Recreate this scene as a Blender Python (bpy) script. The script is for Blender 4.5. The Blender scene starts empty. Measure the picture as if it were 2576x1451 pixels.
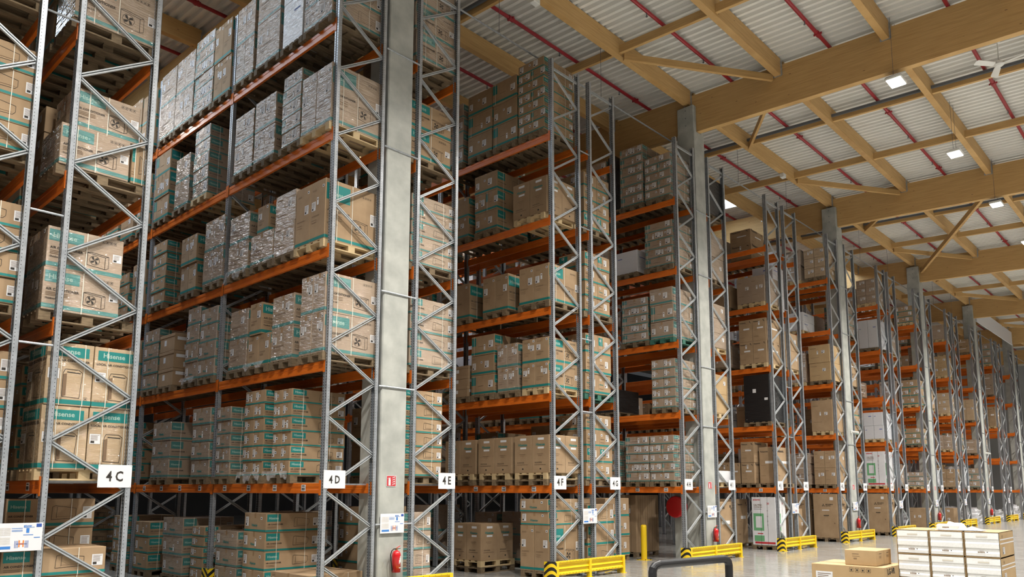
import bpy, math, random
from mathutils import Vector, Matrix
R = random.Random(7)
C = bpy.context.scene.collection
SC = bpy.context.scene
# ------------------------------------------------------------------ camera
CAM = Vector((0.0, -11.243, 1.965)); PITCH, YAW, ROLL, FPX, CYP = 0.131, 0.8173, 0.0019, 1914.9, 982.1
fw = Vector((math.sin(YAW)*math.cos(PITCH), math.cos(YAW)*math.cos(PITCH), math.sin(PITCH)))
rt = Vector((math.cos(YAW), -math.sin(YAW), 0)); up = rt.cross(fw)
r2 = rt*math.cos(ROLL)+up*math.sin(ROLL); u2 = -rt*math.sin(ROLL)+up*math.cos(ROLL)
cd = bpy.data.cameras.new('camera'); cam = bpy.data.objects.new('camera', cd); C.objects.link(cam)
cd.sensor_width = 36; cd.lens = FPX/2576*36; cd.shift_y = (CYP-725.5)/2576; cd.clip_end = 400
cam.matrix_world = Matrix(((r2.x, u2.x, -fw.x, CAM.x), (r2.y, u2.y, -fw.y, CAM.y), (r2.z, u2.z, -fw.z, CAM.z), (0, 0, 0, 1)))
SC.camera = cam
def px(p):
    d = Vector(p)-CAM; z = d.dot(fw)
    if z < .1: return (-9999, -9999, z)
    return (1288+FPX*d.dot(r2)/z, CYP-FPX*d.dot(u2)/z, z)
# ------------------------------------------------------------------ world, exposure
w = bpy.data.worlds.new('hall_air'); SC.world = w; w.use_nodes = True
w.node_tree.nodes['Background'].inputs[0].default_value = (.93, .96, 1.0, 1)
w.node_tree.nodes['Background'].inputs[1].default_value = 0.05
SC.view_settings.view_transform = 'Standard'; SC.view_settings.look = 'None'
SC.view_settings.exposure = 0.03; SC.view_settings.gamma = 1; SC.view_settings.use_curve_mapping = False
LAMP_W, LAMP_COL = 730, (1.0, .955, .88)
# ------------------------------------------------------------------ layout numbers (metres)
PER = 11.8; X4D = 7.304; FD = 1.1; BAY = 4.023; ZT = 12.51
NAMES = 'BCDEFGHIJKLMNOPQRSTUVWXY'
def rackx(n):
    i = NAMES.index(n)-2; k, j = divmod(i, 4)
    return X4D+PER*k+(0, 1.929, 6.081, 7.582)[j]
LV = [0.0, 2.092, 4.215, 6.275, 8.465, 10.6]; BH = .178
def roofz(y): return 14.40+.043*y          # top of the main roof beams
# ------------------------------------------------------------------ materials
def mat(name, col, rough=.6, metal=0, emit=0, spec=.5, coat=0, coatr=.1):
    m = bpy.data.materials.new(name); m.use_nodes = True; b = m.node_tree.nodes['Principled BSDF']
    b.inputs['Base Color'].default_value = (*col, 1); b.inputs['Roughness'].default_value = rough
    b.inputs['Metallic'].default_value = metal; b.inputs['Specular IOR Level'].default_value = spec
    b.inputs['Coat Weight'].default_value = coat; b.inputs['Coat Roughness'].default_value = coatr
    if emit: b.inputs['Emission Color'].default_value = (*col, 1); b.inputs['Emission Strength'].default_value = emit
    return m
class NT:
    def __init__(s, m): s.t = m.node_tree; s.b = s.t.nodes['Principled BSDF']; s.tc = s.t.nodes.new('ShaderNodeTexCoord')
    def n(s, ty, **k):
        x = s.t.nodes.new('ShaderNode'+ty)
        for a, v in k.items(): setattr(x, a, v)
        return x
    def l(s, a, b): s.t.links.new(a, b)
    def mapping(s, scale, rot=(0, 0, 0), src='Object'):
        m = s.n('Mapping'); m.inputs['Scale'].default_value = scale; m.inputs['Rotation'].default_value = rot
        s.l(s.tc.outputs[src], m.inputs[0]); return m.outputs[0]
    def noise(s, vec, scale=5, detail=3, rough=.5):
        x = s.n('TexNoise'); x.inputs['Scale'].default_value = scale; x.inputs['Detail'].default_value = detail
        x.inputs['Roughness'].default_value = rough; s.l(vec, x.inputs['Vector']); return x.outputs[0]
    def ramp(s, fac, stops):
        x = s.n('ValToRGB'); e = x.color_ramp.elements
        while len(e) < len(stops): e.new(.5)
        for q, (p, c) in zip(e, stops): q.position = p; q.color = (*c, 1)
        s.l(fac, x.inputs[0]); return x.outputs[0]
    def math(s, op, a, b=None, c=None):
        x = s.n('Math', operation=op)
        for i, v in enumerate((a, b, c)):
            if v is None: continue
            if isinstance(v, (int, float)): x.inputs[i].default_value = v
            else: s.l(v, x.inputs[i])
        return x.outputs[0]
    def mix(s, f, a, b, mode='MIX'):
        x = s.n('Mix', data_type='RGBA', blend_type=mode)
        for i, v in ((0, f), (6, a), (7, b)):
            if isinstance(v, (int, float)): x.inputs[i].default_value = v
            elif isinstance(v, tuple): x.inputs[i].default_value = (*v, 1)
            else: s.l(v, x.inputs[i])
        return x.outputs[2]
    def bump(s, h, st=.3, dist=.02):
        x = s.n('Bump'); x.inputs['Strength'].default_value = st; x.inputs['Distance'].default_value = dist
        s.l(h, x.inputs['Height']); return x.outputs[0]
def noisy(name, c0, c1, scale=4, rough=.6, metal=0, stretch=(1, 1, 1), bump=0, detail=4, src='Object', vary=0, **k):
    m = mat(name, c0, rough, metal, **k); t = NT(m)
    f = t.noise(t.mapping(stretch, src=src), scale, detail)
    col = t.ramp(f, [(.3, c0), (.7, c1)])
    if vary:
        oi = t.n('ObjectInfo'); v = t.math('MULTIPLY_ADD', oi.outputs['Random'], vary, 1-vary/2)
        h = t.n('HueSaturation'); t.l(v, h.inputs['Value']); t.l(col, h.inputs['Color']); col = h.outputs[0]
    t.l(col, t.b.inputs['Base Color'])
    if bump: t.l(t.bump(f, bump), t.b.inputs['Normal'])
    return m
def film(m, milk=.22):
    """stretch film tightly wound round the goods: glossy creased coat, slightly milky"""
    t = NT(m); b = t.b
    v1 = t.mapping((1.3, 1.3, 5), (.45, .3, 0)); n1 = t.noise(v1, 1.9, 4, .55)
    v2 = t.mapping((.8, .8, 30), (.12, -.2, 0)); n2 = t.noise(v2, 1.6, 2)
    h = t.math('ADD', t.math('MULTIPLY', n1, 1.5), t.math('MULTIPLY', n2, .35))
    b.inputs['Coat Weight'].default_value = 1; b.inputs['Coat Roughness'].default_value = .06; b.inputs['Coat IOR'].default_value = 1.9
    t.l(t.bump(h, 1.0, .075), b.inputs['Coat Normal'])
    bc = b.inputs['Base Color']; grey = (.46, .43, .42)
    if bc.links: src = bc.links[0].from_socket; o = t.mix(milk, src, grey)
    else: o = t.mix(milk, tuple(bc.default_value)[:3], grey)
    t.l(o, bc); return m
M = {}
KR = ((.325, .215, .12), (.40, .275, .16))
M['kraft'] = noisy('kraft_cardboard', *KR, 3, .8, vary=.16)
M['kraftw'] = film(noisy('film_wrapped_cardboard', *KR, 3, .7, vary=.16))
M['light'] = noisy('pale_cardboard', (.44, .295, .145), (.50, .345, .18), 3, .8, vary=.08)
M['lightw'] = film(noisy('film_wrapped_pale_cardboard', (.44, .295, .145), (.50, .345, .18), 3, .7, vary=.08), .12)
M['teal'] = mat('teal_print', (.010, .205, .190), .6); M['tealw'] = film(mat('film_wrapped_teal_print', (.010, .205, .190), .6), .1)
M['label'] = noisy('white_paper_label', (.78, .78, .78), (.70, .70, .72), 30, .6)
M['labelw'] = M['label']
M['ink'] = mat('black_ink', (.03, .025, .02), .7); M['inkl'] = mat('faded_brown_ink', (.19, .12, .07), .8)
M['cream'] = mat('cream_strap', (.72, .68, .58), .5); M['logo'] = mat('pale_print', (.34, .50, .44), .7)
M['white'] = noisy('white_carton', (.72, .72, .74), (.80, .80, .82), 3, .5); M['whitew'] = film(mat('film_wrapped_white_carton', (.75, .76, .8), .5), .1)
M['black'] = film(mat('black_stretch_film', (.006, .006, .007), .5), .0); M['black'].node_tree.nodes['Principled BSDF'].inputs['Coat IOR'].default_value = 1.35; M['blackw'] = M['black']
M['green'] = mat('green_print', (.16, .42, .20), .6); M['redp'] = mat('red_print', (.55, .03, .04), .6)
M['bluep'] = mat('blue_print', (.03, .09, .38), .6); M['blue2'] = mat('bright_blue_print', (.05, .22, .62), .6)
M['orangep'] = mat('orange_print', (.8, .25, .04), .6); M['tape'] = mat('brown_tape', (.33, .21, .11), .35)
M['pal'] = noisy('weathered_pallet_wood', (.12, .085, .048), (.25, .18, .105), 6, .85, stretch=(1, 6, 6), bump=.2, vary=.3)
M['paln'] = noisy('new_pallet_wood', (.52, .38, .20), (.62, .47, .27), 6, .8, stretch=(1, 6, 6), bump=.15, vary=.1)
M['palg'] = noisy('green_painted_pallet_wood', (.03, .12, .09), (.05, .18, .13), 6, .7)
M['orange'] = noisy('orange_beam_paint', (.70, .145, .012), (.78, .19, .02), 3, .35, stretch=(1, 1, 1))
M['conc'] = noisy('precast_concrete', (.34, .35, .325), (.51, .52, .48), 2.6, .75, detail=9, bump=.15)
M['yellow'] = noisy('yellow_barrier_paint', (.85, .56, .01), (.90, .63, .02), 2, .3)
M['blackp'] = mat('black_powder_coat', (.018, .018, .02), .35)
M['redpipe'] = mat('red_pipe_paint', (.33, .02, .03), .4); M['red'] = mat('extinguisher_red', (.60, .015, .02), .22, coat=.6)
M['foam'] = noisy('white_polystyrene', (.84, .84, .82), (.9, .9, .88), 40, .55, bump=.1)
M['board'] = mat('white_sign_board', (.82, .82, .85), .35)
M['dsteel'] = mat('dark_painted_steel', (.13, .14, .155), .5, .2); M['fanw'] = mat('white_enamel', (.8, .8, .76), .35)
M['brass'] = mat('brass_fitting', (.6, .42, .15), .3, 1); M['rubber'] = mat('black_rubber', (.012, .012, .012), .6)
M['filmc'] = mat('clear_stretch_film', (.85, .86, .9), .12); M['filmc'].node_tree.nodes['Principled BSDF'].inputs['Alpha'].default_value = .26
# galvanised steel, plain and perforated
M['galv'] = noisy('galvanised_steel', (.39, .42, .455), (.55, .58, .62), 14, .33, .5, detail=2)
def perforated():
    m = noisy('perforated_galvanised_steel', (.39, .42, .455), (.53, .56, .60), 10, .33, .5, detail=2); t = NT(m)
    s = t.n('SeparateXYZ'); t.l(t.tc.outputs['Object'], s.inputs[0]); x, y, z = s.outputs
    g = t.n('NewGeometry'); vt = t.n('VectorTransform', vector_type='NORMAL', convert_from='WORLD', convert_to='OBJECT')
    t.l(g.outputs['Normal'], vt.inputs[0]); ns = t.n('SeparateXYZ'); t.l(vt.outputs[0], ns.inputs[0])
    zf = t.math('SUBTRACT', t.math('FRACT', t.math('DIVIDE', z, .05)), .5)
    dz = t.math('MULTIPLY', zf, .05)
    def circ(c, cz, r, k=1.0):
        a = t.math('SUBTRACT', c, cz); d = t.math('ADD', t.math('MULTIPLY', a, a), t.math('MULTIPLY', t.math('MULTIPLY', dz, dz), k))
        return t.math('LESS_THAN', d, r*r)
    ax = t.math('ABSOLUTE', x)
    fx = t.math('MULTIPLY', t.math('MAXIMUM', circ(ax, .05, .0054), 0.0), t.math('GREATER_THAN', t.math('ABSOLUTE', ns.outputs[1]), .7))
    fy = t.math('MULTIPLY', t.math('MAXIMUM', circ(y, .025, .010, .45), circ(y, .095, .010, .45)), t.math('GREATER_THAN', t.math('ABSOLUTE', ns.outputs[0]), .7))
    k = t.math('MAXIMUM', fx, fy)
    src = t.b.inputs['Base Color'].links[0].from_socket
    t.l(t.mix(k, src, (.008, .008, .01)), t.b.inputs['Base Color'])
    t.l(t.math('MULTIPLY', t.math('SUBTRACT', 1.0, k), .45), t.b.inputs['Metallic'])
    return m
M['upr'] = perforated(); M['galvb'] = noisy('bright_galvanised_channel', (.55, .58, .60), (.68, .71, .73), 14, .36, .3, detail=2)
def glulam():
    m = mat('glulam_spruce', (.5, .3, .12), .62); t = NT(m)
    big = t.noise(t.mapping((.35, .35, 5)), 3, 6, .6); fine = t.noise(t.mapping((1, 1, 26)), 2, 4)
    c = t.ramp(big, [(.3, (.54, .315, .11)), (.55, (.65, .41, .16)), (.75, (.70, .46, .19))])
    c = t.mix(.35, c, t.ramp(fine, [(.35, (.48, .27, .09)), (.7, (.72, .48, .21))]))
    v = t.n('TexVoronoi'); t.l(t.mapping((1.6, 1.6, 4.5)), v.inputs[0]); v.inputs['Scale'].default_value = 1.1
    c = t.mix(t.math('MULTIPLY', t.math('LESS_THAN', v.outputs[0], .06), .75), c, (.20, .10, .04))
    s = t.n('SeparateXYZ'); t.l(t.tc.outputs['Object'], s.inputs[0])
    ln = t.math('LESS_THAN', t.math('FRACT', t.math('DIVIDE', s.outputs[2], .155)), .045)
    c = t.mix(t.math('MULTIPLY', ln, .22), c, (.25, .13, .05))
    t.l(c, t.b.inputs['Base Color']); return m
M['glulam'] = glulam()
M['deck'] = noisy('white_steel_deck', (.80, .785, .73), (.84, .825, .77), .6, .4, .0)
def floormat():
    m = mat('polished_concrete_floor', (.4, .39, .36), .25); t = NT(m)
    a = t.noise(t.mapping((.5, .5, 1)), 1.2, 7, .6); b = t.noise(t.mapping((3, .6, 1)), 2.2, 6, .6)
    c = t.ramp(a, [(.3, (.27, .265, .25)), (.7, (.36, .355, .335))])
    c = t.mix(.4, c, t.ramp(b, [(.35, (.25, .245, .235)), (.7, (.40, .39, .37))]))
    t.l(c, t.b.inputs['Base Color']); t.l(t.ramp(b, [(.3, (.10,)*3), (.8, (.26,)*3)]), t.b.inputs['Roughness'])
    return m
M['floor'] = floormat()
M['wall'] = noisy('grey_wall_cladding', (.55, .56, .56), (.60, .61, .61), .5, .6)
def chev():
    m = mat('black_and_yellow_chevrons', (.8, .5, .01), .4); t = NT(m)
    s = t.n('SeparateXYZ'); t.l(t.tc.outputs['Object'], s.inputs[0])
    u = t.math('ABSOLUTE', t.math('ADD', s.outputs[0], s.outputs[1]))
    k = t.math('LESS_THAN', t.math('FRACT', t.math('DIVIDE', t.math('ADD', s.outputs[2], t.math('MULTIPLY', u, .8)), .15)), .5)
    t.l(t.mix(k, (.85, .58, .01), (.015, .013, .012)), t.b.inputs['Base Color']); return m
M['chev'] = chev()
M['lampface'] = mat('lit_lamp_lens', (1, .96, .88), emit=30)
M['sky'] = mat('daylit_rooflight', (.70, .85, 1.0), emit=8)
# ------------------------------------------------------------------ mesh builder
TXT = {}
def textgeo(s):
    if s not in TXT:
        cu = bpy.data.curves.new('t', 'FONT'); cu.body = s; cu.size = 1; cu.resolution_u = 2; cu.offset = .022
        o = bpy.data.objects.new('t', cu); C.objects.link(o)
        me = bpy.data.meshes.new_from_object(o.evaluated_get(bpy.context.evaluated_depsgraph_get()))
        vs = [(v.co.x, v.co.y) for v in me.vertices]; fs = [tuple(p.vertices) for p in me.polygons]
        x0 = min(v[0] for v in vs); x1 = max(v[0] for v in vs)
        TXT[s] = ([((a-x0)/(x1-x0), b/(x1-x0)) for a, b in vs], fs)
        bpy.data.objects.remove(o); bpy.data.curves.remove(cu); bpy.data.meshes.remove(me)
    return TXT[s]
class MB:
    def __init__(s): s.v = []; s.f = []; s.m = []; s.mats = []
    def mi(s, m):
        if m not in s.mats: s.mats.append(m)
        return s.mats.index(m)
    def add(s, vs, fs, m):
        b = len(s.v); s.v += vs; i = s.mi(m); s.f += [tuple(b+q for q in f) for f in fs]; s.m += [i]*len(fs); return s
    def box(s, x0, y0, z0, x1, y1, z1, m, c=0):
        if not c:
            vs = [(x, y, z) for z in (z0, z1) for y in (y0, y1) for x in (x0, x1)]
            return s.add(vs, [(0, 2, 3, 1), (4, 5, 7, 6), (0, 1, 5, 4), (2, 6, 7, 3), (0, 4, 6, 2), (1, 3, 7, 5)], m)
        vs = []                                                    # chamfered box
        for z, i in ((z0, c), (z0+c, 0), (z1-c, 0), (z1, c)):
            X0, X1, Y0, Y1 = x0+i, x1-i, y0+i, y1-i
            if i: vs += [(X0, Y0, z), (X0, Y0, z), (X1, Y0, z), (X1, Y0, z), (X1, Y1, z), (X1, Y1, z), (X0, Y1, z), (X0, Y1, z)]
            else: vs += [(X0, Y0+c, z), (X0+c, Y0, z), (X1-c, Y0, z), (X1, Y0+c, z), (X1, Y1-c, z), (X1-c, Y1, z), (X0+c, Y1, z), (X0, Y1-c, z)]
        fs = [(0, 6, 4, 2), (24, 26, 28, 30)]
        for r in range(3):
            for k in range(8): fs.append((r*8+k, r*8+(k+1) % 8, r*8+8+(k+1) % 8, r*8+8+k))
        return s.add(vs, fs, m)
    def bar(s, a, b, w, h, m, upv=(0, 0, 1)):
        a, b = Vector(a), Vector(b); d = (b-a).normalized(); u = Vector(upv); sd = d.cross(u)
        if sd.length < 1e-4: sd = d.cross(Vector((1, 0, 0)))
        sd.normalize(); u = sd.cross(d).normalized()
        vs = [tuple(p+sd*i*w/2+u*j*h/2) for p in (a, b) for i, j in ((-1, -1), (1, -1), (1, 1), (-1, 1))]
        return s.add(vs, [(0, 1, 2, 3), (7, 6, 5, 4), (0, 4, 5, 1), (1, 5, 6, 2), (2, 6, 7, 3), (3, 7, 4, 0)], m)
    def tube(s, pts, r, m, n=10, cap=True):
        pts = [Vector(p) for p in pts]; rs = r if isinstance(r, (list, tuple)) else [r]*len(pts); vs = []; fs = []
        pu = None
        for i, p in enumerate(pts):
            d = (pts[min(i+1, len(pts)-1)]-pts[max(i-1, 0)]).normalized()
            if pu is None: pu = d.orthogonal().normalized()
            pu = (pu-d*pu.dot(d)).normalized(); sd = d.cross(pu)
            for k in range(n):
                a = 2*math.pi*k/n; vs.append(tuple(p+(pu*math.cos(a)+sd*math.sin(a))*rs[i]))
        for i in range(len(pts)-1):
            for k in range(n): fs.append((i*n+k, i*n+(k+1) % n, i*n+n+(k+1) % n, i*n+n+k))
        if cap: fs += [tuple(range(n))[::-1], tuple(range(len(pts)*n-n, len(pts)*n))]
        return s.add(vs, fs, m)
    def lathe(s, prof, m, n=20, c=(0, 0, 0)):
        return s.tube([(c[0], c[1], c[2]+z) for r, z in prof], [max(r, .0005) for r, z in prof], m, n)
    def build(s, name, parent=None, link=True, smooth=False):
        me = bpy.data.meshes.new(name); me.from_pydata(s.v, [], s.f)
        for m in s.mats: me.materials.append(M[m])
        me.polygons.foreach_set('material_index', s.m)
        if smooth: me.polygons.foreach_set('use_smooth', [True]*len(s.f))
        me.update()
        return put(me, name, parent) if link else me
def put(me, name, parent=None, loc=None, rot=None):
    o = bpy.data.objects.new(name, me); C.objects.link(o); o.parent = parent
    if loc is not None: o.location = loc
    if rot is not None: o.rotation_euler = rot
    return o
def empty(name, loc=(0, 0, 0), parent=None, rz=0):
    o = bpy.data.objects.new(name, None); C.objects.link(o); o.location = loc; o.rotation_euler = (0, 0, rz); o.parent = parent; return o
USED = {}
def tag(o, label, cat, group=None):
    USED.setdefault(label, []).append(o.name)
    o['label'] = label; o['category'] = cat
    if group: o['group'] = group
    return o
def struct(o): o['kind'] = 'structure'; return o
# ------------------------------------------------------------------ printed faces
class Face:
    """writes print onto one side of a box of size dx,dy,h (local corner at the origin)"""
    def __init__(s, mb, side, dx, dy, h):
        s.mb, s.side, s.dx, s.dy, s.h = mb, side, dx, dy, h; s.w = dy if side in ('-X', '+X') else dx
    def P(s, u, v, o):
        if s.side == '-X': return (-o, s.dy-u, v)
        if s.side == '-Y': return (u, -o, v)
        if s.side == '+X': return (s.dx+o, u, v)
        return (u, s.h*0+v, s.h+o)                                   # top
    def quad(s, p, m, o=.002): s.mb.add([s.P(u, v, o) for u, v in p], [tuple(range(len(p)))], m)
    def rect(s, u0, v0, u1, v1, m, o=.002): s.quad([(u0, v0), (u1, v0), (u1, v1), (u0, v1)], m, o)
    def frect(s, a, b, c, d, m, o=.002): s.rect(a*s.w, b*s.h, c*s.w, d*s.h, m, o)
    def line(s, u0, v0, u1, v1, m='ink', t=.006, o=.003):
        du, dv = u1-u0, v1-v0; L = math.hypot(du, dv) or 1; a, b = -dv/L*t/2, du/L*t/2
        s.quad([(u0+a, v0+b), (u1+a, v1+b), (u1-a, v1-b), (u0-a, v0-b)], m, o)
    def poly(s, pts, m='ink', t=.006, close=True):
        for i in range(len(pts)-(0 if close else 1)): s.line(*pts[i], *pts[(i+1) % len(pts)], m, t)
    def text(s, t, u0, v0, wid, m='ink', o=.0035):
        vs, fs = textgeo(t); s.mb.add([s.P(u0+a*wid, v0+b*wid, o) for a, b in vs], fs, m)
    def label(s, u, v, w_=.11, h_=.15):
        s.rect(u, v, u+w_, v+h_, 'label', .0025)
        for k in (.88, .78, .68, .58, .48, .38): s.line(u+w_*.1, v+h_*k, u+w_*(.9 if k > .8 else .75), v+h_*k, 'inkl', h_*.035, .0035)
        s.rect(u+w_*.1, v+h_*.08, u+w_*.45, v+h_*.3, 'ink', .0035)
    def tagp(s, u, v): s.rect(u, v, u+.055, v+.14, 'label', .004); s.rect(u+.012, v+.09, u+.043, v+.12, 'inkl', .005)
    def small(s, u, v): s.rect(u, v, u+.06, v+.05, 'label', .0025); s.rect(u+.012, v+.012, u+.045, v+.036, 'ink', .0035)
    def icons(s, u, v, n=4, k=.035, m='ink'):
        for i in range(n):
            a = u+i*k*1.5; s.poly([(a, v), (a+k, v), (a+k, v+k), (a, v+k)], m, .003); s.rect(a+k*.3, v+k*.25, a+k*.7, v+k*.7, m)
    def fan(s, u, v, w_, h_):
        d = w_*.16; s.poly([(u, v+h_*.12), (u+w_*.8, v), (u+w_*.8, v+h_*.86), (u, v+h_)], 'ink', .006)
        s.poly([(u+w_*.8, v), (u+w_*.8+d, v+h_*.1), (u+w_*.8+d, v+h_*.95), (u+w_*.8, v+h_*.86)], 'ink', .005)
        s.line(u, v+h_, u+d, v+h_*1.07); s.line(u+d, v+h_*1.07, u+w_*.8+d, v+h_*.95)
        cx, cy, r = u+w_*.33, v+h_*.52, h_*.33
        s.poly([(cx+r*math.cos(a*.524), cy+r*math.sin(a*.524)) for a in range(12)], 'ink', .005)
        for q in range(4):
            a = q*math.pi/2+.3
            s.quad([(cx, cy), (cx+r*.85*math.cos(a), cy+r*.85*math.sin(a)), (cx+r*.9*math.cos(a+.5), cy+r*.9*math.sin(a+.5)), (cx+r*.5*math.cos(a+.9), cy+r*.5*math.sin(a+.9))], 'ink', .003)
    def split(s, u, v, w_, h_):
        s.poly([(u, v), (u+w_*.9, v+h_*.08), (u+w_, v+h_*.3), (u+w_, v+h_*.8), (u+w_*.15, v+h_), (u+w_*.03, v+h_*.92)], 'ink', .005)
        s.line(u+w_*.2, v+h_*.12, u+w_*.22, v+h_*.9, 'ink', .004); s.line(u+w_*.2, v+h_*.2, u+w_*.9, v+h_*.24, 'inkl', .004)
CART = {}
def carton(style, dx, dy, h, wrap=False, var=0):
    key = (style, round(dx, 2), round(dy, 2), round(h, 2), wrap, var)
    if key in CART: return CART[key]
    dx, dy, h = key[1:4]; w_ = 'w' if wrap else ''
    mb = MB(); body = {'white': 'white', 'atl': 'white', 'black': 'black', 'pale': 'light', 'foam': 'light', 'local': 'light'}.get(style, 'kraft')
    mb.box(0, 0, 0, dx, dy, h, (body+w_), c=.006)
    A, B, T = Face(mb, '-X', dx, dy, h), Face(mb, '-Y', dx, dy, h), Face(mb, 'T', dx, dy, h)
    teal = 'teal'+w_
    if style in ('out', 'in', 'brick', 'ctr', 'lab'):
        bh = min(.055, h*.1); gap = .012 if h < .4 else .03
        for F in (A, B, Face(mb, '+X', dx, dy, h)): F.rect(0, gap, F.w, gap+bh, teal)
        T.rect(0, dy/2-.03, dx, dy/2+.03, 'tape', .001)
        A.rect(A.w/2-.03, h-.09, A.w/2+.03, h, 'tape', .001)
    if style == 'out':
        B.frect(.02, .66, .46, .93, teal); B.text('Hisense', .07*B.w, .74*h, .30*B.w, 'logo')
        B.text('AIR CONDITIONER', .04*B.w, .47*h, .42*B.w)
        for k in (.42, .385, .35): B.line(.04*B.w, k*h, .32*B.w, k*h, 'inkl', .008)
        B.text('Outdoor Unit', .04*B.w, .26*h, .2*B.w)
        B.fan(.52*B.w, .2*h, .3*B.w, min(.34*h, .26)); B.icons(.7*B.w, .85*h)
        B.label(.86*B.w, .42*h, .12*B.w, .2*h)
        for k in (.22, .5): B.rect(k*B.w, 0, k*B.w+.012, h, 'cream', .005)
        A.text('AIR CONDITIONER', .12*A.w, .42*h, .5*A.w, 'inkl')
        for k in (.36, .32): A.line(.12*A.w, k*h, .45*A.w, k*h, 'inkl', .006)
        A.label(.62*A.w if var % 2 else .1*A.w, .52*h, min(.13, .3*A.w), min(.17, .22*h)); A.small(.8*A.w, .86*h)
        if var % 3 == 0: A.tagp(.45*A.w, .6*h)
        A.icons(.15*A.w, .84*h, 3, .03, 'inkl')
    if style in ('in', 'brick', 'ctr'):
        B.frect(.02, .56, .26, .94, teal); B.text('Hisense', .05*B.w, .68*h, .17*B.w, 'logo')
        B.text('AIR CONDITIONER', .03*B.w, .38*h, .27*B.w)
        for k in (.3, .24): B.line(.03*B.w, k*h, .18*B.w, k*h, 'inkl', .007)
        B.split(.5*B.w, .28*h, .28*B.w, .48*h); B.label(.86*B.w, .3*h, .11*B.w, .42*h)
        for k in (.2, .72): B.rect(k*B.w, 0, k*B.w+.01, h, 'cream', .005)
        lh = min(.17, .56*h); lw = min(.12, .26*A.w)
        if style == 'in': A.label(.06*A.w, .3*h, lw, lh); A.small(.76*A.w, .66*h); A.text('Hisense', .36*A.w, .3*h, .26*A.w, 'teal')
        elif style == 'ctr': A.label(.08*A.w, .3*h, lw, lh); A.small(.36*A.w, .5*h)
        else:
            if var % 2: A.label(.76*A.w, .35*h, lw*1.3, lh); A.frect(.02, .5, .2, .92, teal); A.rect(.12*A.w, 0, .12*A.w+.01, h, 'cream', .004); A.line(.3*A.w, .45*h, .55*A.w, .45*h, 'inkl', .01)
            else: A.label(.06*A.w, .3*h, lw, lh); A.label(.6*A.w, .35*h, lw*1.2, lh); A.small(.42*A.w, .6*h)
        A.icons(.05*A.w, .82*h, 3, .025, 'inkl')
        if var == 3: A.tagp(.55*A.w, .25*h)
    if style == 'lab':
        for F in (A, B):
            lw = min(.12, .3*F.w); F.label(.5*F.w, .38*h, lw, min(.17, .42*h)); F.small(.12*F.w, .7*h); F.text('Hisense', .08*F.w, .48*h, .3*F.w, 'teal' if var % 2 else 'inkl')
            if var == 1: F.frect(.02, .5, .34, .9, teal); F.rect(.2*F.w, 0, .2*F.w+.01, h, 'cream', .005)
            F.line(.08*F.w, .3*h, .4*F.w, .3*h, 'inkl', .01)
    if style == 'local':
        for F in (B, A):
            F.rect(0, .02, F.w, .08, 'teal'); F.frect(.08, .78, .9, .94, 'teal'); F.text('Hisense', .2*F.w, .83*h, .5*F.w, 'logo')
            F.text('LOCAL AIR CONDITIONER', .06*F.w, .70*h, .86*F.w)
            u, v, a, b = .36*F.w, .14*h, .42*F.w, .44*h
            F.poly([(u, v), (u+a*.9, v-.01), (u+a, v+b*.9), (u+a*.8, v+b), (u+a*.1, v+b), (u, v+b*.85)], 'ink', .006)
            F.quad([(u, v), (u+a*.2, v+.02), (u+a*.2, v+b*.85), (u, v+b*.8)], 'inkl'); F.line(u+a*.2, v+b*.9, u+a*.9, v+b*.88, 'ink', .012)
            F.label(.04*F.w, .42*h, .24*F.w, .16*h)
            for k in (.3, .8): F.rect(k*F.w, 0, k*F.w+.01, h, 'cream', .005)
            F.icons(.06*F.w, .09*h, 5, .025, 'inkl'); F.icons(.84*F.w, .1*h, 1, .04)
    if style == 'tall':
        for F in (A, B):
            n = 2 if F.w > .8 else 1
            for i in range(n):
                o = i*F.w/n; ww = F.w/n
                F.text('Hisense', o+.25*ww, .72*h, .5*ww, 'teal'); F.rect(o+.35*ww, .87*h, o+.7*ww, .93*h, 'label'); F.rect(o+.35*ww, .64*h, o+.7*ww, .69*h, 'label')
                F.line(o+.3*ww, .5*h, o+.65*ww, .5*h, 'inkl', .008); F.line(o+.35*ww, .46*h, o+.6*ww, .46*h, 'inkl', .006)
                F.icons(o+.18*ww, .26*h, 5, .03, 'ink'); F.line(o+.15*ww, .22*h, o+.8*ww, .22*h, 'inkl', .01); F.rect(o+.46*ww, .09*h, o+.54*ww, .13*h, 'ink')
                if i: F.line(o, 0, o, h, 'inkl', .008)
        T.rect(0, dy/2-.03, dx, dy/2+.03, 'tape', .001)
    if style == 'pana':
        for F in (A, B):
            F.text('Panasonic', .08*F.w, .86*h, .45*F.w); F.rect(.8*F.w, .88*h, .86*F.w, .93*h, 'ink'); F.rect(.86*F.w, .84*h, .9*F.w, .88*h, 'ink')
            F.rect(.35*F.w, .55*h, .8*F.w, .62*h, 'label'); F.icons(.1*F.w, .2*h, 4, .03, 'inkl'); F.line(.1*F.w, .5*h, .4*F.w, .5*h, 'inkl', .008)
            if F is A and var % 2: F.tagp(.45*F.w, .7*h)
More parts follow.
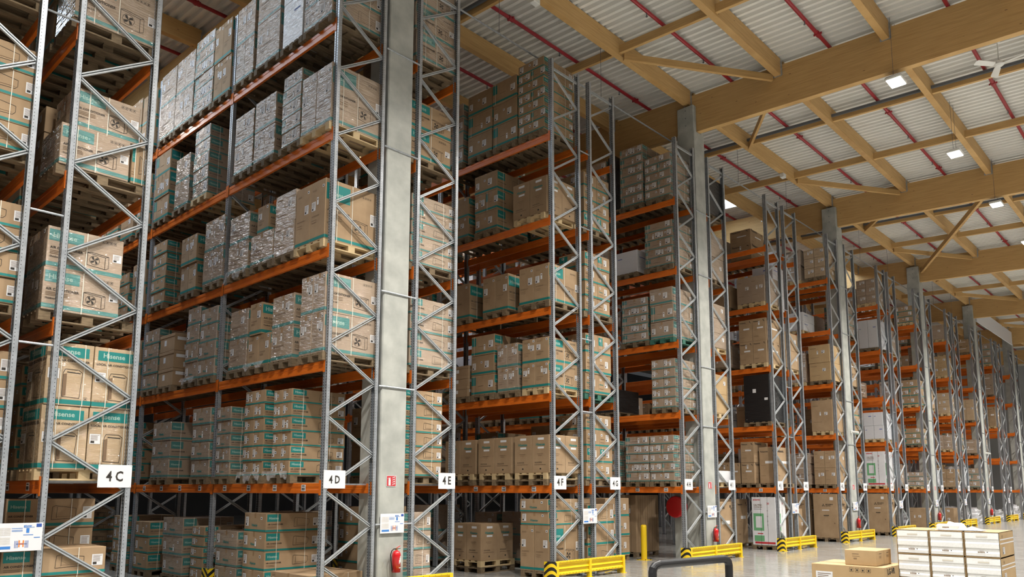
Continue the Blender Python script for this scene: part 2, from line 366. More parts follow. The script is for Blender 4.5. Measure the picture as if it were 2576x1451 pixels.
    if style == 'mitsu':
        for F in (A, B):
            cx, cy, r = .42*F.w, .74*h, .035
            for a in (90, 210, 330):
                a = math.radians(a); c, s_ = math.cos(a), math.sin(a); P = lambda f, g: (cx+f*c-g*s_, cy+f*s_+g*c)
                F.quad([P(0, 0), P(r, r*.58), P(2*r, 0), P(r, -r*.58)], 'ink')
            F.text('MITSUBISHI', .52*F.w, .75*h, .3*F.w); F.text('ELECTRIC', .52*F.w, .72*h, .22*F.w)
            F.rect(.36*F.w, .62*h, .66*F.w, .64*h, 'label'); F.line(.42*F.w, .51*h, .64*F.w, .51*h, 'ink', .03); F.line(.44*F.w, .48*h, .6*F.w, .48*h, 'inkl', .012); F.rect(.84*F.w, .32*h, .89*F.w, .35*h, 'inkl')
            F.rect(.7*F.w, .86*h, .84*F.w, .93*h, 'label')
    if style == 'atl':
        for F in (A, B):
            F.text('atlantic', .06*F.w, .93*h, .32*F.w, 'redp'); F.frect(.06, .30, .50, .66, 'green'); F.frect(.16, .36, .42, .60, 'white', .004)
            F.text('CALYPSO', .08*F.w, .82*h, .36*F.w, 'inkl'); F.text('CONNECTE', .08*F.w, .78*h, .36*F.w, 'inkl'); F.line(.08*F.w, .75*h, .42*F.w, .75*h, 'ink', .01)
            F.text('20', .64*F.w, .85*h, .1*F.w, 'redp'); F.frect(.08, .08, .5, .2, 'green'); F.frect(.1, .03, .95, .07, 'redp'); F.frect(.22, .23, .45, .25, 'redp')
            for k in (.72, .6, .5, .42): F.poly([(.66*F.w+.02*math.cos(q), k*h+.02*math.sin(q)) for q in (0, 1, 2, 3, 4, 5)], 'ink', .004)
            for k in (.37, .66): F.rect(k*F.w, 0, k*F.w+.008, h, 'ink', .005)
    if style == 'white': A.line(.55*A.w, .72*h, .85*A.w, .72*h, 'bluep', .03) if var % 2 else A.line(.1*A.w, .7*h, .3*A.w, .7*h, 'bluep', .02); B.line(.1*B.w, .7*h, .4*B.w, .7*h, 'bluep', .02)
    if style in ('plain', 'pale'):
        A.line(.08*A.w, .82*h, .36*A.w, .82*h, 'inkl', .016); A.label(.62*A.w, .52*h, min(.13, .3*A.w), min(.12, .3*h)); B.label(.7*B.w, .5*h, .13, min(.12, .3*h))
        A.line(.1*A.w, .3*h, .5*A.w, .3*h, 'inkl', .01); T.rect(0, dy/2-.03, dx, dy/2+.03, 'tape', .001)
        if var % 2: A.tagp(.4*A.w, .55*h-.05)
        B.icons(.1*B.w, .75*h, 4, .03, 'inkl')
    if style == 'lid':
        mb.box(-.008, -.008, h-.07, dx+.008, dy+.008, h+.002, 'kraft', .005)
        for o in (.0,): B.rect(.05*B.w, h-.06-.09, .45*B.w, h-.075, 'label', .006); B.rect(.2*B.w, .1*h, .6*B.w, .38*h, 'label'); B.rect(.36*B.w, .18*h, .42*B.w, .28*h, 'bluep', .004)
        A.rect(.3*A.w, .35*h, .45*A.w, .68*h, 'label')
    if style == 'black': A.rect(.35*A.w, .62*h, .48*A.w, .7*h, 'label', .006); A.rect(.8*A.w, .45*h, .93*A.w, .5*h, 'label', .006)
    if style == 'slat':
        for k in range(1, 5): A.line(A.w*k/5, 0, A.w*k/5, h, 'inkl', .012); B.line(B.w*k/5, 0, B.w*k/5, h, 'inkl', .012)
        A.icons(.1*A.w, .55*h, 1, .1); A.icons(.1*A.w, .47*h, 1, .08); A.label(.45*A.w, .7*h, .08, .14); A.label(.7*A.w, .68*h, .08, .14)
    CART[key] = mb.build('carton', link=False); return CART[key]
# ------------------------------------------------------------------ pallets
def pallet_mesh(m, y=.8):
    mb = MB(); wv = (y-.0)
    for i in range(5): a = i*(wv-.12)/4; mb.box(0, a, .122, 1.2, a+.12, .144, m)
    for x in (0, .5275, 1.055): mb.box(x, 0, .1, x+.145, wv, .122, m)
    for x in (0, .5275, 1.055):
        for a in (0, wv/2-.06, wv-.12): mb.box(x, a, .022, x+.145, a+.12, .1, m)
    for a in (0, wv/2-.06, wv-.12): mb.box(0, a, 0, 1.2, a+.12, .022, m)
    return mb.build('pallet', link=False)
PM = {}
def pmesh(m, y):
    k = (m, round(y, 1))
    if k not in PM: PM[k] = pallet_mesh(m, k[1])
    return PM[k]
ORD = ['', 'first', 'second', 'third', 'fourth', 'fifth', 'sixth', 'seventh', 'eighth', 'ninth', 'tenth', 'eleventh', 'twelfth', 'thirteenth', 'fourteenth', 'fifteenth', 'sixteenth']
LNAME = ['floor', 'first shelf', 'second shelf', 'third shelf', 'fourth shelf', 'top shelf']
STY = {'out': 'tall teal-printed', 'in': 'long teal-banded', 'brick': 'low teal-printed', 'ctr': 'small teal-banded', 'lab': 'white-labelled', 'local': 'pale upright', 'tall': 'tall brown',
       'pana': 'plain brown', 'mitsu': 'large brown', 'atl': 'white and green', 'white': 'white', 'plain': 'brown', 'lid': 'lidded brown', 'black': 'black film-wrapped', 'slat': 'tall narrow-slatted', 'pale': 'pale'}
boxes = []; pallets = []
def stack(rk, lv, y0, wd, h, tiers, ny=1, nx=1, style='out', wrap=False, pal='pal', x0=None, dx=1.16, vis=1, slot=None, nopal=False, zadd=0):
    """goods of one pallet; y0 = near edge, wd = width along the rack, h = height of the goods"""
    xr = rackx(rk); x0 = xr-.05 if x0 is None else x0; z = LV[lv]+.144+zadd; rr = random.Random(hash((rk, lv, int(y0*100))) & 0xffff if False else int(xr*13+lv*101+y0*37))
    slot = slot or (int(y0/1.0)+1)
    if not nopal:
        py = .8 if wd < .92 else 1.0; py = min(py, 1.0)
        pallets.append((rk, lv, slot, pal, py, (x0-.02, y0+wd/2-py/2, LV[lv]), vis))
        if zadd: pallets.append((rk, lv, slot, 'paln', py, (x0-.02, y0+wd/2-py/2, LV[lv]+.144), vis))
    th = h/tiers
    for t in range(tiers):
        nyy = ny
        if style == 'brick' and ny == 2: nyy = 1+(t % 2)
        jx, jy = rr.uniform(-.012, .012), rr.uniform(-.012, .012)
        for a in range(nx):
            for b in range(nyy):
                sx, sy = dx/nx, wd/nyy
                st = style; var = (t*3+b+lv+slot) % 4
                me = carton(st, sx-.008, sy-.008, th-.004, wrap, var)
                col = '' if nyy == 1 else ('near', 'far')[b] if nyy == 2 else ('near', 'middle', 'far')[min(b, 2)]
                cx = '' if nx == 1 else ('left', 'right')[min(a, 1)] if nx == 2 else ('left', 'middle', 'right')[min(a, 2)]
                boxes.append(dict(me=me, loc=(x0+a*sx+jx+.004, y0+b*sy+jy+.004, z+t*th+.001), rot=rr.uniform(-.008, .008), st=st, rk=rk, lv=lv, slot=slot,
                                  tier=t, tiers=tiers, col=col, cx=cx, vis=vis, size=(sx, sy, th), wrap=wrap))
# ---- rack D, read off the photograph (near edge, width, height, tiers, across)
def S(rk, lv, rows):
    for i, r in enumerate(rows): stack(rk, lv, *r[:4], slot=i+1, **r[4])
S('D', 5, [(.15, .97, 1.8, 4, dict(ny=2, style='brick', wrap=True)), (1.19, .74, 1.9, 2, dict(style='white', wrap=True)), (2.05, .93, 1.95, 2, dict(style='out', wrap=True)), (3.13, .78, 1.75, 2, dict(style='out', ny=2, wrap=True)),
           (4.16, .81, 1.76, 2, dict(ny=2, style='out')), (5.02, .96, 1.87, 6, dict(ny=2, style='brick', wrap=True)), (6.03, 1.0, 1.78, 2, dict(ny=2, wrap=True)), (7.08, .9, 1.78, 2, dict(wrap=True)),
           (8.2, .9, 1.6, 2, dict(style='out')), (9.2, .9, 1.7, 2, dict(ny=2)), (10.2, .85, 1.5, 5, dict(ny=2, style='brick')), (11.2, .85, 1.7, 2, dict())])
S('D', 4, [(.10, 1.0, 1.16, 1, dict(ny=2, wrap=True, pal='paln')), (1.13, .68, 1.47, 5, dict(style='brick', wrap=True)), (2.06, .82, 1.33, 2, dict(ny=2, wrap=True)), (2.98, .80, 1.31, 2, dict(wrap=True)),
           (4.98, .76, 1.66, 5, dict(style='brick', wrap=True, pal='paln')), (6.0, .76, 1.28, 2, dict(wrap=True)), (7.12, .88, 1.74, 3, dict(style='brick', ny=2)), (8.2, .85, 1.4, 4, dict(style='in')), (9.3, .85, 1.5, 2, dict(style='out')), (10.4, .85, 1.2, 3, dict(style='in')), (11.3, .8, 1.5, 2, dict())])
S('D', 3, [(.16, .98, 1.14, 1, dict(ny=2, pal='paln')), (1.17, .73, 1.22, 2, dict(style='plain', wrap=True)), (1.95, .88, .62, 1, dict(style='out', wrap=True)), (2.95, .82, 1.24, 2, dict(wrap=True)),
           (4.04, .9, 1.45, 2, dict(ny=2, wrap=True)), (5.33, .8, 1.33, 2, dict(ny=2)), (6.99, .8, 1.56, 5, dict(style='in', ny=1)), (8.2, .85, 1.3, 2, dict()), (9.3, .85, 1.2, 4, dict(style='in')), (10.4, .85, 1.5, 2, dict()), (11.5, .8, 1.3, 3, dict(style='in')), (12.6, .8, 1.2, 3, dict(style='in'))])
stack('D', 3, 2.16, .45, .56, 1, style='out', slot=3, nopal=True, zadd=.63)
S('D', 2, [(.07, .78, 1.45, 2, dict(ny=2, wrap=True)), (1.07, .76, 1.24, 2, dict(wrap=True)), (1.93, .84, .62, 1, dict(ny=2, style='out')), (2.82, .72, 1.24, 2, dict(wrap=True)),
           (4.17, .78, 1.52, 4, dict(style='in', wrap=True)), (4.99, .62, 1.64, 4, dict(style='in', wrap=True)), (6.24, .8, 1.22, 3, dict(style='lid')), (7.15, .82, 1.46, 4, dict(style='in', wrap=True)), (8.2, .8, 1.3, 2, dict()), (9.2, .8, 1.4, 4, dict(style='in')), (10.2, .8, 1.4, 2, dict()), (11.3, .8, 1.4, 2, dict())])
stack('D', 2, 2.24, .46, .63, 1, style='out', slot=3, nopal=True, zadd=.63)
S('D', 1, [(1.03, .64, 1.57, 6, dict(style='ctr', ny=2)), (2.01, .75, 1.64, 6, dict(style='ctr', ny=2)), (3.3, .6, 1.41, 5, dict(style='in', wrap=True)), (4.2, .84, 1.47, 4, dict(style='in', wrap=True)), (6.15, .98, 1.28, 3, dict(style='in', wrap=True)),
           (8.3, .8, 1.4, 4, dict(style='in')), (9.5, .8, 1.3, 2, dict(vis=0)), (11, .8, 1.4, 2, dict(vis=0))])
S('D', 0, [(1.76, .82, 1.40, 4, dict(style='in')), (2.82, .88, 1.04, 3, dict(style='in', wrap=True)), (4.24, .56, 1.08, 5, dict(style='ctr')), (5.2, 1.0, 1.23, 3, dict(style='in', wrap=True)), (7.0, .8, 1.1, 3, dict(style='in')), (8.4, .8, 1.2, 4, dict(style='ctr'))])
stack('D', 0, .35, 1.2, .385, 1, style='in', slot=9, x0=rackx('D')-.02, dx=1.16)
# ---- rack F
S('F', 5, [(.22, .85, 1.9, 7, dict(ny=2, style='brick')), (1.12, .86, 1.76, 3, dict(ny=1, style='brick')), (2.02, .9, 1.76, 3, dict(style='brick')), (3.1, .8, 1.7, 4, dict(style='brick', wrap=True))])
S('F', 4, [(.14, 1.12, .92, 1, dict(ny=2, style='tall', pal='paln')), (1.80, .82, 1.54, 3, dict(style='brick', ny=2)), (2.85, .8, 1.1, 2, dict(style='out'))])
S('F', 3, [(.08, .96, .92, 1, dict(ny=2)), (1.42, .90, .92, 1, dict(ny=2)), (2.78, .8, .92, 1, dict(style='out')), (4.3, .8, .9, 1, dict())])
S('F', 2, [(.10, .83, 1.20, 2, dict(ny=2, pal='paln')), (1.08, .70, 1.18, 2, dict(ny=2, wrap=True)), (1.89, .82, 1.52, 3, dict(style='brick')), (2.82, .66, .81, 3, dict(style='lid'))])
S('F', 1, [(.10, 1.10, .88, 1, dict(ny=2, style='tall', pal='pal', zadd=.14)), (1.28, 1.16, .87, 1, dict(ny=2, style='tall', zadd=.14)), (2.52, 1.14, .86, 1, dict(ny=2, style='tall', zadd=.14))])
stack('F', 0, 2.05, 1.0, .88, 1, ny=1, nx=2, style='tall', pal='pal', slot=2, x0=13.10, dx=1.14, zadd=.144)
stack('F', 0, .12, .88, 1.03, 1, ny=2, style='out', slot=1)
stack('F', 0, .14, .86, .60, 2, ny=1, style='in', slot=1, nopal=True, zadd=1.035)
# ---- rack H
S('H', 5, [(.17, .9, 1.33, 5, dict(ny=2, style='brick', wrap=True)), (1.14, .84, 1.9, 6, dict(ny=2, style='brick', wrap=True)), (2.14, .3, 1.8, 1, dict(style='black')), (2.5, .8, 1.75, 5, dict(style='brick', ny=2, wrap=True))])
S('H', 4, [(.16, .96, 1.36, 5, dict(ny=2, style='brick', wrap=True)), (1.4, .8, .7, 1, dict(style='white', wrap=True)), (2.5, .8, .9, 2, dict(style='plain', wrap=True))])
S('H', 3, [(.20, .78, 1.52, 3, dict(style='brick', ny=1, wrap=True, pal='palg')), (1.07, .94, 1.35, 5, dict(ny=2, style='brick', wrap=True))])
S('H', 2, [(.18, .8, 1.44, 5, dict(style='ctr', ny=2, wrap=True, pal='pal')), (2.2, .8, .7, 1, dict(style='black')), (3.2, .8, .6, 2, dict(style='white', wrap=True))])
S('H', 1, [(.30, .8, 1.34, 5, dict(ny=2, style='brick', wrap=True)), (1.12, .84, 1.34, 5, dict(ny=2, style='brick', wrap=True)), (2.2, .8, 1.25, 4, dict(style='ctr', ny=2, wrap=True))])
stack('H', 0, 1.9, .95, 1.70, 1, nx=2, style='slat', slot=2, x0=19.45, dx=1.25)
# ---- ends of racks C, E, G, I (only their end pallets face the main aisle)
S('B', 1, [(.1, .85, 1.5, 4, dict(style='brick', nx=1)), (1.2, .8, 1.4, 2, dict(style='local'))])
S('B', 2, [(.1, .85, 1.35, 4, dict(style='brick')), (1.2, .8, 1.4, 2, dict())]); S('B', 3, [(.1, .85, 1.45, 4, dict(style='brick')), (1.2, .8, 1.4, 2, dict())])
S('B', 4, [(.1, .85, 1.5, 2, dict(style='out', wrap=True)), (1.2, .8, 1.4, 2, dict(vis=0))]); S('B', 5, [(.1, .85, 1.5, 2, dict(style='out', wrap=True)), (1.2, .8, 1.4, 2, dict(vis=0))]); S('B', 0, [(.1, .85, 1.3, 3, dict(style='in'))])
S('C', 1, [(.1, .85, 1.71, 2, dict(style='local', nx=2, pal='paln', wrap=True)), (1.2, .8, 1.5, 5, dict(style='in')), (2.3, .8, 1.4, 2, dict(vis=0)), (3.2, .8, 1.2, 2, dict(vis=0))])
S('C', 2, [(.1, .85, 1.16, 2, dict(x0=2.93, dx=.98, wrap=True)), (1.3, .8, 1.3, 2, dict(vis=0)), (2.6, .8, 1.2, 3, dict(style='in', vis=0))])
S('C', 3, [(.1, .85, .60, 1, dict(x0=2.99, dx=.92, style='out', wrap=True)), (1.1, .8, 1.2, 3, dict(style='plain', vis=0)), (2.1, .8, 1.3, 2, dict(vis=0)), (3.1, .8, 1.3, 2, dict(vis=0))])
stack('C', 3, .12, .8, .58, 1, style='out', slot=1, nopal=True, zadd=.60, x0=3.13, dx=.9, wrap=True)
stack('C', 3, .1, .8, .58, 1, style='in', slot=1, nopal=True, x0=3.93, dx=.22)
S('C', 4, [(.1, .85, 1.5, 2, dict(wrap=True)), (1.1, .8, 1.4, 2, dict(vis=0)), (2.1, .8, 1.4, 2, dict(vis=0)), (3.1, .8, 1.4, 2, dict(vis=0))])
S('C', 5, [(.1, .85, 1.2, 2, dict(wrap=True, vis=0)), (1.1, .8, 1.2, 2, dict(vis=0)), (2.1, .8, 1.2, 2, dict(vis=0)), (3.1, .8, 1.2, 2, dict(vis=0))])
stack('C', 0, .1, .8, 1.06, 3, style='in', slot=1, x0=2.72, dx=1.24, zadd=0); stack('C', 0, 1.3, .8, 1.7, 4, style='in', slot=2, x0=3.0)
stack('C', 0, 2.6, .8, 1.3, 4, style='ctr', slot=3)
S('E', 5, [(.1, .85, 1.8, 3, dict(wrap=True, dx=1.1, x0=9.2)), (1.1, .8, 1.5, 2, dict(vis=0))]); S('E', 4, [(.1, .85, 1.2, 2, dict(x0=9.1, dx=1.1)), (1.1, .8, 1.2, 2, dict(vis=0))])
S('E', 3, [(.1, .85, 1.42, 5, dict(style='in', wrap=True)), (1.1, .8, 1.3, 2, dict(vis=0))]); S('E', 2, [(.1, .85, 1.37, 4, dict(style='in', wrap=True)), (1.1, .8, 1.2, 2, dict(vis=0))])
S('E', 1, [(.1, .85, 1.66, 6, dict(style='in', x0=9.11, dx=.95)), (1.1, .8, 1.4, 2, dict(vis=0))]); stack('E', 0, .1, .85, 1.42, 4, style='in', wrap=True, x0=9.10, dx=.72, slot=1); stack('E', 0, 1.5, .8, 1.5, 4, style='ctr', slot=2)
S('G', 4, [(.1, .85, 1.45, 4, dict(nx=2, style='lab', x0=14.75, dx=1.08))]); S('G', 3, [(.1, .85, 1.55, 4, dict(nx=2, style='lab', x0=14.75, dx=1.05))])
S('G', 2, [(.1, .85, 1.5, 3, dict(nx=2, style='lab', x0=14.75, dx=1.05, pal='palg'))]); S('G', 1, [(.1, .85, 1.6, 4, dict(nx=2, style='lab', x0=14.75, dx=1.05))])
for lv in (1, 2, 3, 4): stack('G', lv, 1.15, .85, 1.4, 3, style='in', slot=2, vis=0)
stack('G', 0, 2.0, .9, 1.60, 3, style='lab', nx=2, x0=16.25, dx=1.12, slot=3); stack('G', 0, 1.55, .9, 1.62, 3, style='lab', nx=2, x0=17.47, dx=1.15, slot=4); stack('G', 0, .15, .85, 1.5, 3, style='brick', x0=14.8, dx=1.1, slot=2)
for lv, hh, n, st, kw in ((5, 1.2, 1, 'black', {}), (4, 1.45, 2, 'plain', dict(wrap=True)), (3, 1.4, 3, 'plain', dict(wrap=True, pal='paln')), (2, 1.2, 2, 'pale', dict(pal='paln')), (1, .35, 1, 'white', dict(pal='paln')), (0, 1.5, 1, 'pana', {})):
    stack('I', lv, .1, .85, hh, n, style=st, slot=1, **kw)
# ---- rack J, L and the far ones
S('J', 5, [(.2, .9, .2, 1, dict(style='plain'))] ); boxes.pop(); pallets.pop()
S('K', 4, [(.5, .8, 1.7, 3, dict(style='white', wrap=True))])
S('J', 4, [(.15, 1.05, .95, 1, dict(ny=2, style='plain', wrap=True, pal='paln')), (1.5, .8, .8, 1, dict(style='plain'))])
S('J', 3, [(.15, 1.02, 1.6, 2, dict(ny=2, style='pana', pal='paln')), (1.6, .8, .8, 2, dict(style='plain', wrap=True))])
S('J', 1, [(.1, .62, 1.25, 1, dict(style='pana', x0=rackx('J')+.2)), (.78, .5, 1.45, 2, dict(style='pana')), (1.32, .8, .72, 1, dict(ny=2, style='pana'))])
stack('J', 2, .25, .95, 1.85, 1, style='black', slot=3, nopal=True, zadd=-2.11+.03) if False else None
stack('J', 1, 2.3, .8, .8, 1, style='plain', slot=4); stack('J', 2, .12, .95, 1.66, 1, style='black', slot=1)
stack('J', 0, .1, .86, 1.62, 1, style='atl', slot=1, dx=.8); stack('J', 0, 1.5, .8, 1.55, 1, style='pana', slot=2, dx=.8)
FILL = ['plain', 'pana', 'plain', 'pana', 'white', 'plain', 'brick', 'pale']
def fill(rk, slots, lvs=(1, 2, 3, 4, 5), end=False, skip=.18):
    for lv in lvs:
        for k in range(slots):
            rr = random.Random(int(rackx(rk)*7)+lv*17+k*5)
            if rr.random() < skip: continue
            st = rr.choice(FILL); n = rr.choice((1, 2, 2, 3)); hh = rr.uniform(.7, 1.5); n = 3 if st == 'brick' else n
            stack(rk, lv, .12+k*1.0, .86, hh, n, ny=rr.choice((1, 2)), style=st, wrap=rr.random() < .5, pal=rr.choice(('pal', 'paln')), slot=k+1, vis=1 if not end else 1)
fill('H', 8, (1, 2, 3, 4, 5), skip=.35) if False else None; fill('L', 3, skip=.1); fill('K', 1, (1, 3)); fill('M', 1, (1, 2, 3, 4)); fill('N', 3, skip=.1); fill('O', 1, (1, 2, 4)); fill('P', 3, skip=.1); fill('Q', 1, (1, 3, 4)); fill('R', 3, skip=.15); fill('S', 1, (1, 2)); fill('T', 3, skip=.2); fill('U', 1, (1, 2)); fill('V', 2, skip=.4)
stack('L', 0, .15, .95, 1.72, 1, style='mitsu', slot=1, dx=1.0); stack('L', 0, 1.3, .95, 1.72, 1, style='mitsu', slot=2, dx=1.0)
stack('N', 0, .15, .9, 1.72, 1, style='mitsu', slot=1, dx=1.0); stack('K', 0, .2, .9, 1.2, 1, style='plain', slot=1, x0=rackx('K')+.5, dx=.4)
stack('P', 0, .15, .9, 1.0, 1, style='plain', slot=1, dx=1.0); stack('R', 0, .3, .9, .9, 2, style='plain', slot=1)
# replace two far loads by what the photograph shows there
boxes = [b for b in boxes if not ((b['rk'], b['lv']) in (('N', 1), ('J', 9)) and b['slot'] == 1)]
stack('N', 1, .15, .85, 1.55, 1, style='atl', slot=1, wrap=False, nopal=True)
for rk, y0 in (('J', 3.0), ('I', 1.3), ('K', 1.3), ('H', 6.6), ('L', 4.3), ('M', 1.3)):
    for lv in range(1, 6):
        for k in range(4):
            rr = random.Random(int(rackx(rk)*5)+lv*23+k*3)
            if rr.random() < .3 or (rk == 'K' and lv == 4 and k == 0): continue
            stack(rk, lv, y0+k*1.02, .84, rr.uniform(.6, 1.4), rr.choice((1, 2, 3)), style=rr.choice(('plain', 'pana', 'white', 'plain')), wrap=rr.random() < .5, slot=8+k, vis=0)
# fillers deeper in the racks, mostly hidden
for rk, y0, n in (('B', 4.2, 3), ('C', 4.2, 3), ('E', 4.2, 2), ('F', 4.3, 3), ('G', 2.2, 2), ('H', 3.4, 3), ('D', 12.4, 3)):
    for lv in range(0, 6):
        for k in range(n):
            rr = random.Random(int(rackx(rk)*3)+lv*19+k)
            if rr.random() < .15 or (rk == 'D' and lv == 3): continue
            stack(rk, lv, y0+k*1.02, .84, rr.uniform(1.0, 1.5), rr.choice((2, 3, 4)), style=rr.choice(('in', 'out', 'brick')), wrap=rr.random() < .4, slot=5+k, vis=0)
# ------------------------------------------------------------------ place cartons: the 290 largest in view one by one, the rest as one mass
def score(b):
    x, y, z = b['loc']; q = px((x, y, z+b['size'][2]/2))
    if not (-60 < q[0] < 2640 and -80 < q[1] < 1500): return -1
    return b['vis']*1e6+(b['size'][1]*b['size'][2])/(q[2]**2)*1e4
for b in boxes: b['s'] = score(b)
boxes.sort(key=lambda b: -b['s'])
HOLD = [b for b in boxes if b['s'] >= 1e6]
NIND = 290
def where(b):
    if b['tiers'] == 1: t = 'single'
    elif b['tier'] == 0: t = 'bottom'
    elif b['tier'] == b['tiers']-1: t = 'top'
    else: t = ORD[b['tier']+1]+' from bottom'
    s = STY[b['st']]+' '+('wrapped ' if b['wrap'] else '')+'carton'
    q = ' '.join(v for v in (b['col'], b['cx']) if v)
    return f"{s}, {t}{' '+q if q else ''}, {ORD[b['slot']]} stack, {LNAME[b['lv']]}, rack 4{b['rk']}"
GN = {'in': 'teal-banded cartons', 'out': 'tall teal-printed cartons', 'brick': 'low teal-printed cartons', 'ctr': 'small teal-banded cartons', 'local': 'pale upright cartons'}
for b in HOLD[:NIND]:
    o = put(b['me'], 'carton', None, b['loc'], (0, 0, b['rot'])); L = where(b)
    while len(L.split()) > 16: L = L.replace(' wrapped', '', 1) if ' wrapped' in L else L.replace(' from bottom', '', 1)
    tag(o, L, 'carton', f"cartons stored on rack 4{b['rk']}")
rest = HOLD[NIND:]+[b for b in boxes if b['s'] < 1e6]
mass = MB()
for b in rest:
    me = b['me']; mt = Matrix.Translation(b['loc']) @ Matrix.Rotation(b['rot'], 4, 'Z'); base = len(mass.v)
    mass.v += [tuple(mt @ v.co) for v in me.vertices]
    names = [next(k for k, v in M.items() if v is m) for m in me.materials]; idx = [mass.mi(n) for n in names]
    for p in me.polygons: mass.f.append(tuple(base+q for q in p.vertices)); mass.m.append(idx[p.material_index])
o = mass.build('stored_cartons'); o['kind'] = 'stuff'; tag(o, 'mass of smaller cartons filling the deeper and more distant rack bays', 'cartons')
print('cartons', len(HOLD), len(boxes))
# ------------------------------------------------------------------ pallets
seen = {}
def pscore(p):
    q = px((p[5][0], p[5][1]+.4, p[5][2]+.07))
    return (p[6]*1e4+1/q[2]) if -40 < q[0] < 2620 and -60 < q[1] < 1500 else -1
pallets.sort(key=lambda p: -pscore(p)); pmass = MB()
for (rk, lv, sl, pm, py, loc, vis) in pallets[262:]:
    me = pmesh(pm, py); base = len(pmass.v); pmass.v += [(v.co.x+loc[0], v.co.y+loc[1], v.co.z+loc[2]) for v in me.vertices]; k = pmass.mi(pm)
    for p in me.polygons: pmass.f.append(tuple(base+q for q in p.vertices)); pmass.m.append(k)
o = pmass.build('stored_pallets'); o['kind'] = 'stuff'; tag(o, 'mass of wooden pallets carrying the deeper and more distant loads', 'pallets')
for (rk, lv, sl, pm, py, loc, vis) in pallets[:262]:
    o = put(pmesh(pm, py), 'pallet', None, loc)
    cn = {'pal': 'weathered', 'paln': 'pale new', 'palg': 'green painted'}[pm]
    k = (rk, lv, sl); seen[k] = seen.get(k, 0)+1
    L = f"{cn} wooden pallet under the {ORD[sl]} stack, {LNAME[lv]} of rack 4{rk}"+(', upper of two' if seen[k] > 1 else '')
    if seen[k] > 2: L += ', pushed back'
    tag(o, L, 'pallet', f'wooden pallets in rack 4{rk}')
# ------------------------------------------------------------------ rack steel
def upright_mesh(sg):
    mb = MB(); t = .004; f = lambda a, b, y0, y1: mb.box(min(sg*a, sg*b), y0, 0, max(sg*a, sg*b), y1, ZT, 'upr')
    f(0, t, 0, .045); f(.0, .016, .045-t, .045); f(.014, .014+t, .041, .079); f(0, .016, .075, .075+t); f(0, t, .075, .12)
    f(0, .075, 0, t); f(0, .075, .12-t, .12); f(.075-t, .075, 0, .03); f(.075-t, .075, .09, .12)
    return mb.build('upright', link=False)
UPL, UPR = upright_mesh(1), upright_mesh(-1)
def chan(L):
    mb = MB(); mb.box(0, -.02, -.026, L, .02, -.019, 'galvb'); mb.box(0, -.02, .019, L, .02, .026, 'galvb'); mb.box(0, .017, -.026, L, .02, .026, 'galvb')
    mb.box(0, -.02, -.026, L, -.0175, -.010, 'galvb'); mb.box(0, -.02, .010, L, -.0175, .026, 'galvb')
    return mb.build('brace', link=False)
DX, DZ = 1.0, .64; BRL = math.hypot(DX, DZ); BR = chan(BRL); HB = chan(DX)
FOOT = MB().box(-.03, -.03, 0, .11, .15, .012, 'blackp').build('foot_plate', link=False)
FOOT.name = 'foot_plate'
def beam_mesh(labels):
    mb = MB(); L = BAY-.12
    mb.box(0, 0, 0, .05, L, BH*.38, 'orange', .006); mb.box(.006, 0, BH*.38, .05, L, BH*.62, 'orange'); mb.box(0, 0, BH*.62, .05, L, BH, 'orange', .006)
    for y in (-.055, L): mb.box(-.008, y, -.03, .004, y+.055, BH+.05, 'orange', .002); mb.box(-.008, y+(.05 if y < 0 else 0), -.03, .045, y+(.055 if y < 0 else .005), BH+.03, 'orange')
    return mb.build('beam', link=False)
BM = beam_mesh(0)
def sticker_mesh():
    mb = MB(); mb.box(-.006, 0, .04, -.001, .13, .15, 'label')
    for k in range(9): mb.box(-.0075, .015+k*.0115, .055, -.006, .015+k*.0115+.005+.003*(k % 2), .10, 'ink')
    mb.box(-.0075, .02, .12, -.006, .11, .135, 'ink'); return mb.build('barcode_label', link=False)
ST = sticker_mesh()
BAYS = dict(B=3, C=4, D=4, E=3, F=3, G=3, H=4, I=4, J=4, K=3, L=3, M=3, N=3, O=3, P=3, Q=2, R=3, S=2, T=2, U=2, V=2)
def frame(root, y, kind, feet=True):
    f = empty('upright_frame', (0, y, 0), root)
    put(UPL, 'upright', f, (0, 0, 0)); put(UPR, 'upright', f, (FD, 0, 0))
    for k in range(19):
        z0 = .05+DZ*k; left = (k % 2 == 1) if kind == 'L' else (k % 2 == 0)      # node k sits on the left upright?
        o = put(BR, 'brace', f)
        if left: o.location = (.05, .06+.012*(k % 2), z0); o.rotation_euler = (0, -math.atan2(DZ, DX), 0)
        else: o.location = (.05, .06+.012*(k % 2), z0+DZ); o.rotation_euler = (0, math.atan2(DZ, DX), 0)
    put(HB, 'brace', f, (.05, .05, 12.28))
    put(FOOT, 'foot_plate', f, (0, 0, 0)); put(FOOT, 'foot_plate', f, (FD-.08, 0, 0))
    return f
